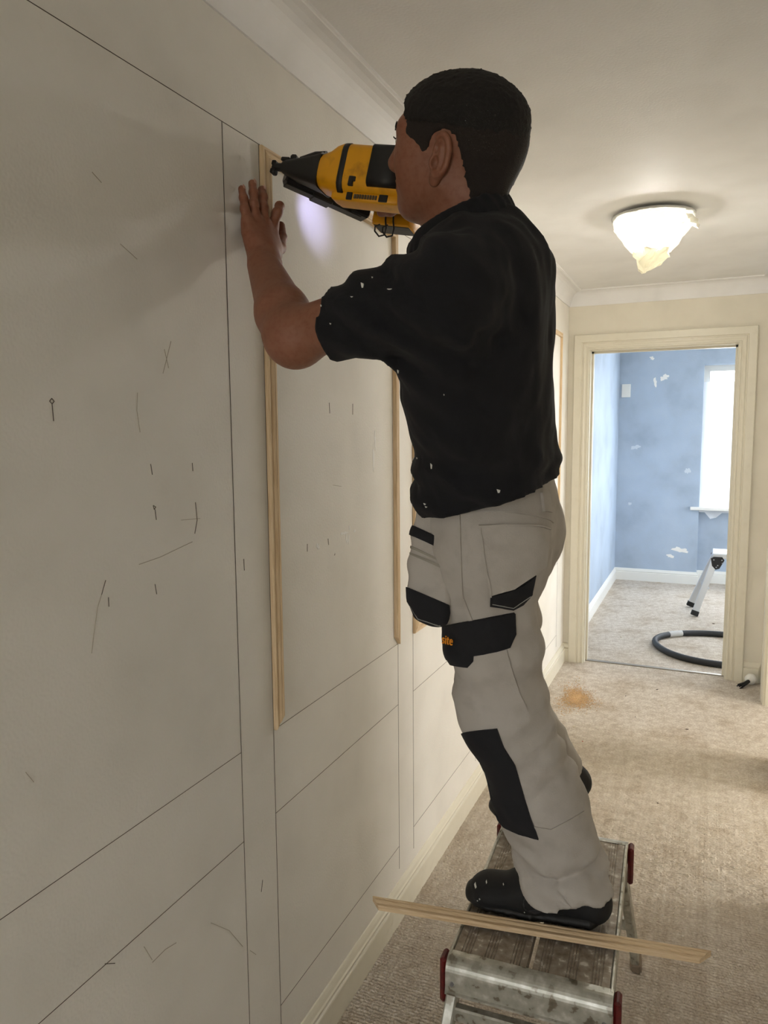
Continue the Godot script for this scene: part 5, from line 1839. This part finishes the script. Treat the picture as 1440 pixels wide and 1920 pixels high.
	var pr := [[Vector3(0.352, 1.40, zf), Vector3(0.404, 1.40, zf)], [Vector3(0.345, 1.345, zf), Vector3(0.392, 1.345, zf)], [Vector3(0.338, 1.285, zf + 0.004), Vector3(0.389, 1.285, zf + 0.004)], [Vector3(0.336, 1.225, zf + 0.006), Vector3(0.389, 1.222, zf + 0.006)], [Vector3(0.347, 1.190, zf + 0.004), Vector3(0.384, 1.182, zf + 0.004)]]
	for i in pr.size() - 1:
		for k in 3:
			var t := k / 2.0
			pouch.slab(pr[i][0].lerp(pr[i][1], t), pr[i + 1][0].lerp(pr[i + 1][1], t), Vector3(1, 0, 0.3), 0.018, 0.013, 0.018, 0.013, 0.02)
	pouch.bend = func(p: Vector3) -> float:
		return 0.003 * folds.get_noise_3d(p.x * 14.0, p.y * 8.0, p.z * 14.0)
	var pm := piece("holster_pocket", net([[pouch, 0.0052]]), M.trouser, trm)
	pm.set_meta("label", "loose holster pocket with black trim and grey piping")
	var trims := [[[[Vector3(0.326, 1.366, -1.335), Vector3(0.405, 1.333, -1.335)], [Vector3(0.322, 1.346, -1.335), Vector3(0.405, 1.314, -1.335)]], M.dark_cloth, 0.003, 14, 3], [[[Vector3(0.318, 1.240, -1.335), Vector3(0.405, 1.212, -1.335)], [Vector3(0.320, 1.212, -1.335), Vector3(0.405, 1.192, -1.335)], [Vector3(0.332, 1.170, -1.335), Vector3(0.396, 1.158, -1.335)]], M.dark_cloth, 0.003, 14, 8], [[[Vector3(0.325, 1.324, -1.335), Vector3(0.400, 1.294, -1.335)], [Vector3(0.325, 1.319, -1.335), Vector3(0.400, 1.289, -1.335)]], M.piping, 0.002, 14, 1], [[[Vector3(0.325, 1.310, -1.335), Vector3(0.400, 1.284, -1.335)], [Vector3(0.325, 1.305, -1.335), Vector3(0.400, 1.278, -1.335)]], M.piping, 0.002, 14, 1]]
	for k in trims.size():
		piece("pocket_trim" if k < 2 else "piping", patch(pouch, trims[k][0], d1, trims[k][2], trims[k][3], trims[k][4]), trims[k][1], trm)
	piece("stitching", patch(pouch, [[Vector3(0.326, 1.204, -1.335), Vector3(0.342, 1.180, -1.335), Vector3(0.388, 1.170, -1.335)], [Vector3(0.327, 1.2028, -1.335), Vector3(0.343, 1.1788, -1.335), Vector3(0.388, 1.1688, -1.335)]], d1, 0.0036, 14, 1), M.stitch, trm)
	piece("stitching", patch(tr, [[Vector3(0.482, 1.214, -1.37), Vector3(0.520, 1.2115, -1.37), Vector3(0.553, 1.238, -1.37)], [Vector3(0.482, 1.2130, -1.37), Vector3(0.520, 1.2105, -1.37), Vector3(0.553, 1.237, -1.37)]], d1, 0.0066, 14, 1), M.stitch, trm)

	# ---- shoes
	make_shoe(o, off, Vector3(0.695, 0.483, -1.552), Vector3(-0.988, 0, 0.12), 0.0, true)
	make_shoe(o, off, Vector3(0.618, 0.600, -1.915), Vector3(-0.985, 0, 0.13), 0.56, false)

func make_shoe(o: Node, off: Vector3, heel: Vector3, fwd: Vector3, pitch: float, near: bool) -> void:
	fwd = fwd.normalized()
	var side := fwd.cross(Vector3.UP).normalized()
	var f := fwd.rotated(side, -pitch)
	var u := side.cross(f).normalized()
	var flat := fwd
	var P := func(x: float, y: float, z: float) -> Vector3:
		# the front third bends back level when the heel is lifted
		x *= 1.09
		y *= 1.13
		z *= 1.10
		if pitch > 0.0 and x > 0.19:
			return heel + f * 0.19 + flat * (x - 0.19) + Vector3.UP * y + side * z
		return heel + f * x + u * y + side * z
	var upper := Field.new()
	upper.slab(P.call(0.030, 0.040, 0), P.call(0.045, 0.046, 0), side, 0.0422, 0.0377, 0.0377, 0.04, 0.03)
	upper.slab(P.call(0.045, 0.060, 0), P.call(0.150, 0.052, 0), side, 0.0422, 0.0488, 0.0488, 0.0444, 0.03)
	upper.slab(P.call(0.085, 0.066, 0), P.call(0.140, 0.066, 0), side, 0.0355, 0.0333, 0.0377, 0.0311, 0.04)
	upper.slab(P.call(0.150, 0.045, 0), P.call(0.238, 0.033, 0.004), side, 0.0511, 0.0422, 0.0488, 0.0278, 0.03)
	upper.ball(P.call(0.236, 0.033, 0.004), Vector3(0.0462, 0.0308, 0.0462), f if pitch == 0.0 else flat, u if pitch == 0.0 else Vector3.UP, 0.02)
	var root := piece("shoe", net([[upper, 0.0055]]), M.shoe, o, off)
	root.set_meta("label", "black knitted trainer flecked with paint")
	var sole := Field.new()
	sole.slab(P.call(0.035, 0.020, 0), P.call(0.150, 0.017, 0.002), side, 0.0477, 0.0211, 0.0477, 0.0178, 0.02)
	sole.slab(P.call(0.150, 0.016, 0.002), P.call(0.240, 0.016, 0.006), side, 0.0511, 0.0167, 0.05, 0.0167, 0.02)
	sole.ball(P.call(0.262, 0.024, 0.004), Vector3(0.0264, 0.0242, 0.0396), flat, Vector3.UP, 0.02)
	sole.bend = func(p: Vector3) -> float:
		return 0.0012 * sin((p - heel).dot(fwd) * 260.0)
	piece("sole", net([[sole, 0.0050]]), M.sole, root, Vector3.ZERO)
	if near:
		var dir := -side if side.z > 0 else side
		if dir.z > 0:
			dir = -dir
		var z := -0.06 if side.z < 0 else 0.06
		# curved sports mark on the flank
		var mark := [[P.call(0.158, 0.064, z), P.call(0.162, 0.056, z)], [P.call(0.164, 0.046, z), P.call(0.158, 0.036, z)], [P.call(0.152, 0.038, z), P.call(0.140, 0.031, z)], [P.call(0.120, 0.048, z), P.call(0.112, 0.044, z)], [P.call(0.085, 0.064, z), P.call(0.084, 0.0625, z)]]
		piece("sports_mark", patch(upper, mark, dir, 0.0014, 3, 16), M.logo_grey, root, Vector3.ZERO)
		for q in [[P.call(0.095, 0.076, z), P.call(0.091, 0.060, z)], [P.call(0.092, 0.076, z), P.call(0.088, 0.060, z)], [P.call(0.089, 0.076, z), P.call(0.085, 0.060, z)]]:
			piece("stitching", patch(upper, [[q[0], q[1]], [q[0] + f * 0.001, q[1] + f * 0.001]], dir, 0.0012, 6, 1), M.stitch, root, Vector3.ZERO)
		piece("heel_line", patch(upper, [[P.call(0.09, 0.062, z), P.call(0.05, 0.062, z), P.call(0.012, 0.072, z)], [P.call(0.09, 0.0605, z), P.call(0.05, 0.0605, z), P.call(0.012, 0.0705, z)]], dir, 0.0012, 14, 1), M.logo_grey, root, Vector3.ZERO)
		for q in [[0.262, 0.050, 0.008], [0.240, 0.060, 0.004], [0.205, 0.064, 0.003], [0.250, 0.036, 0.004], [0.16, 0.030, 0.003], [0.255, 0.03, 0.003]]:
			var c: Vector3 = P.call(q[0], q[1], z)
			var r: float = q[2] * 0.42
			piece("paint_fleck", patch(upper, [[c + f * r, c + f * r * 0.3 + u * r], [c - f * r * 0.2 - u * r, c - f * r]], dir, 0.0011, 2, 2), M.paint, root, Vector3.ZERO)
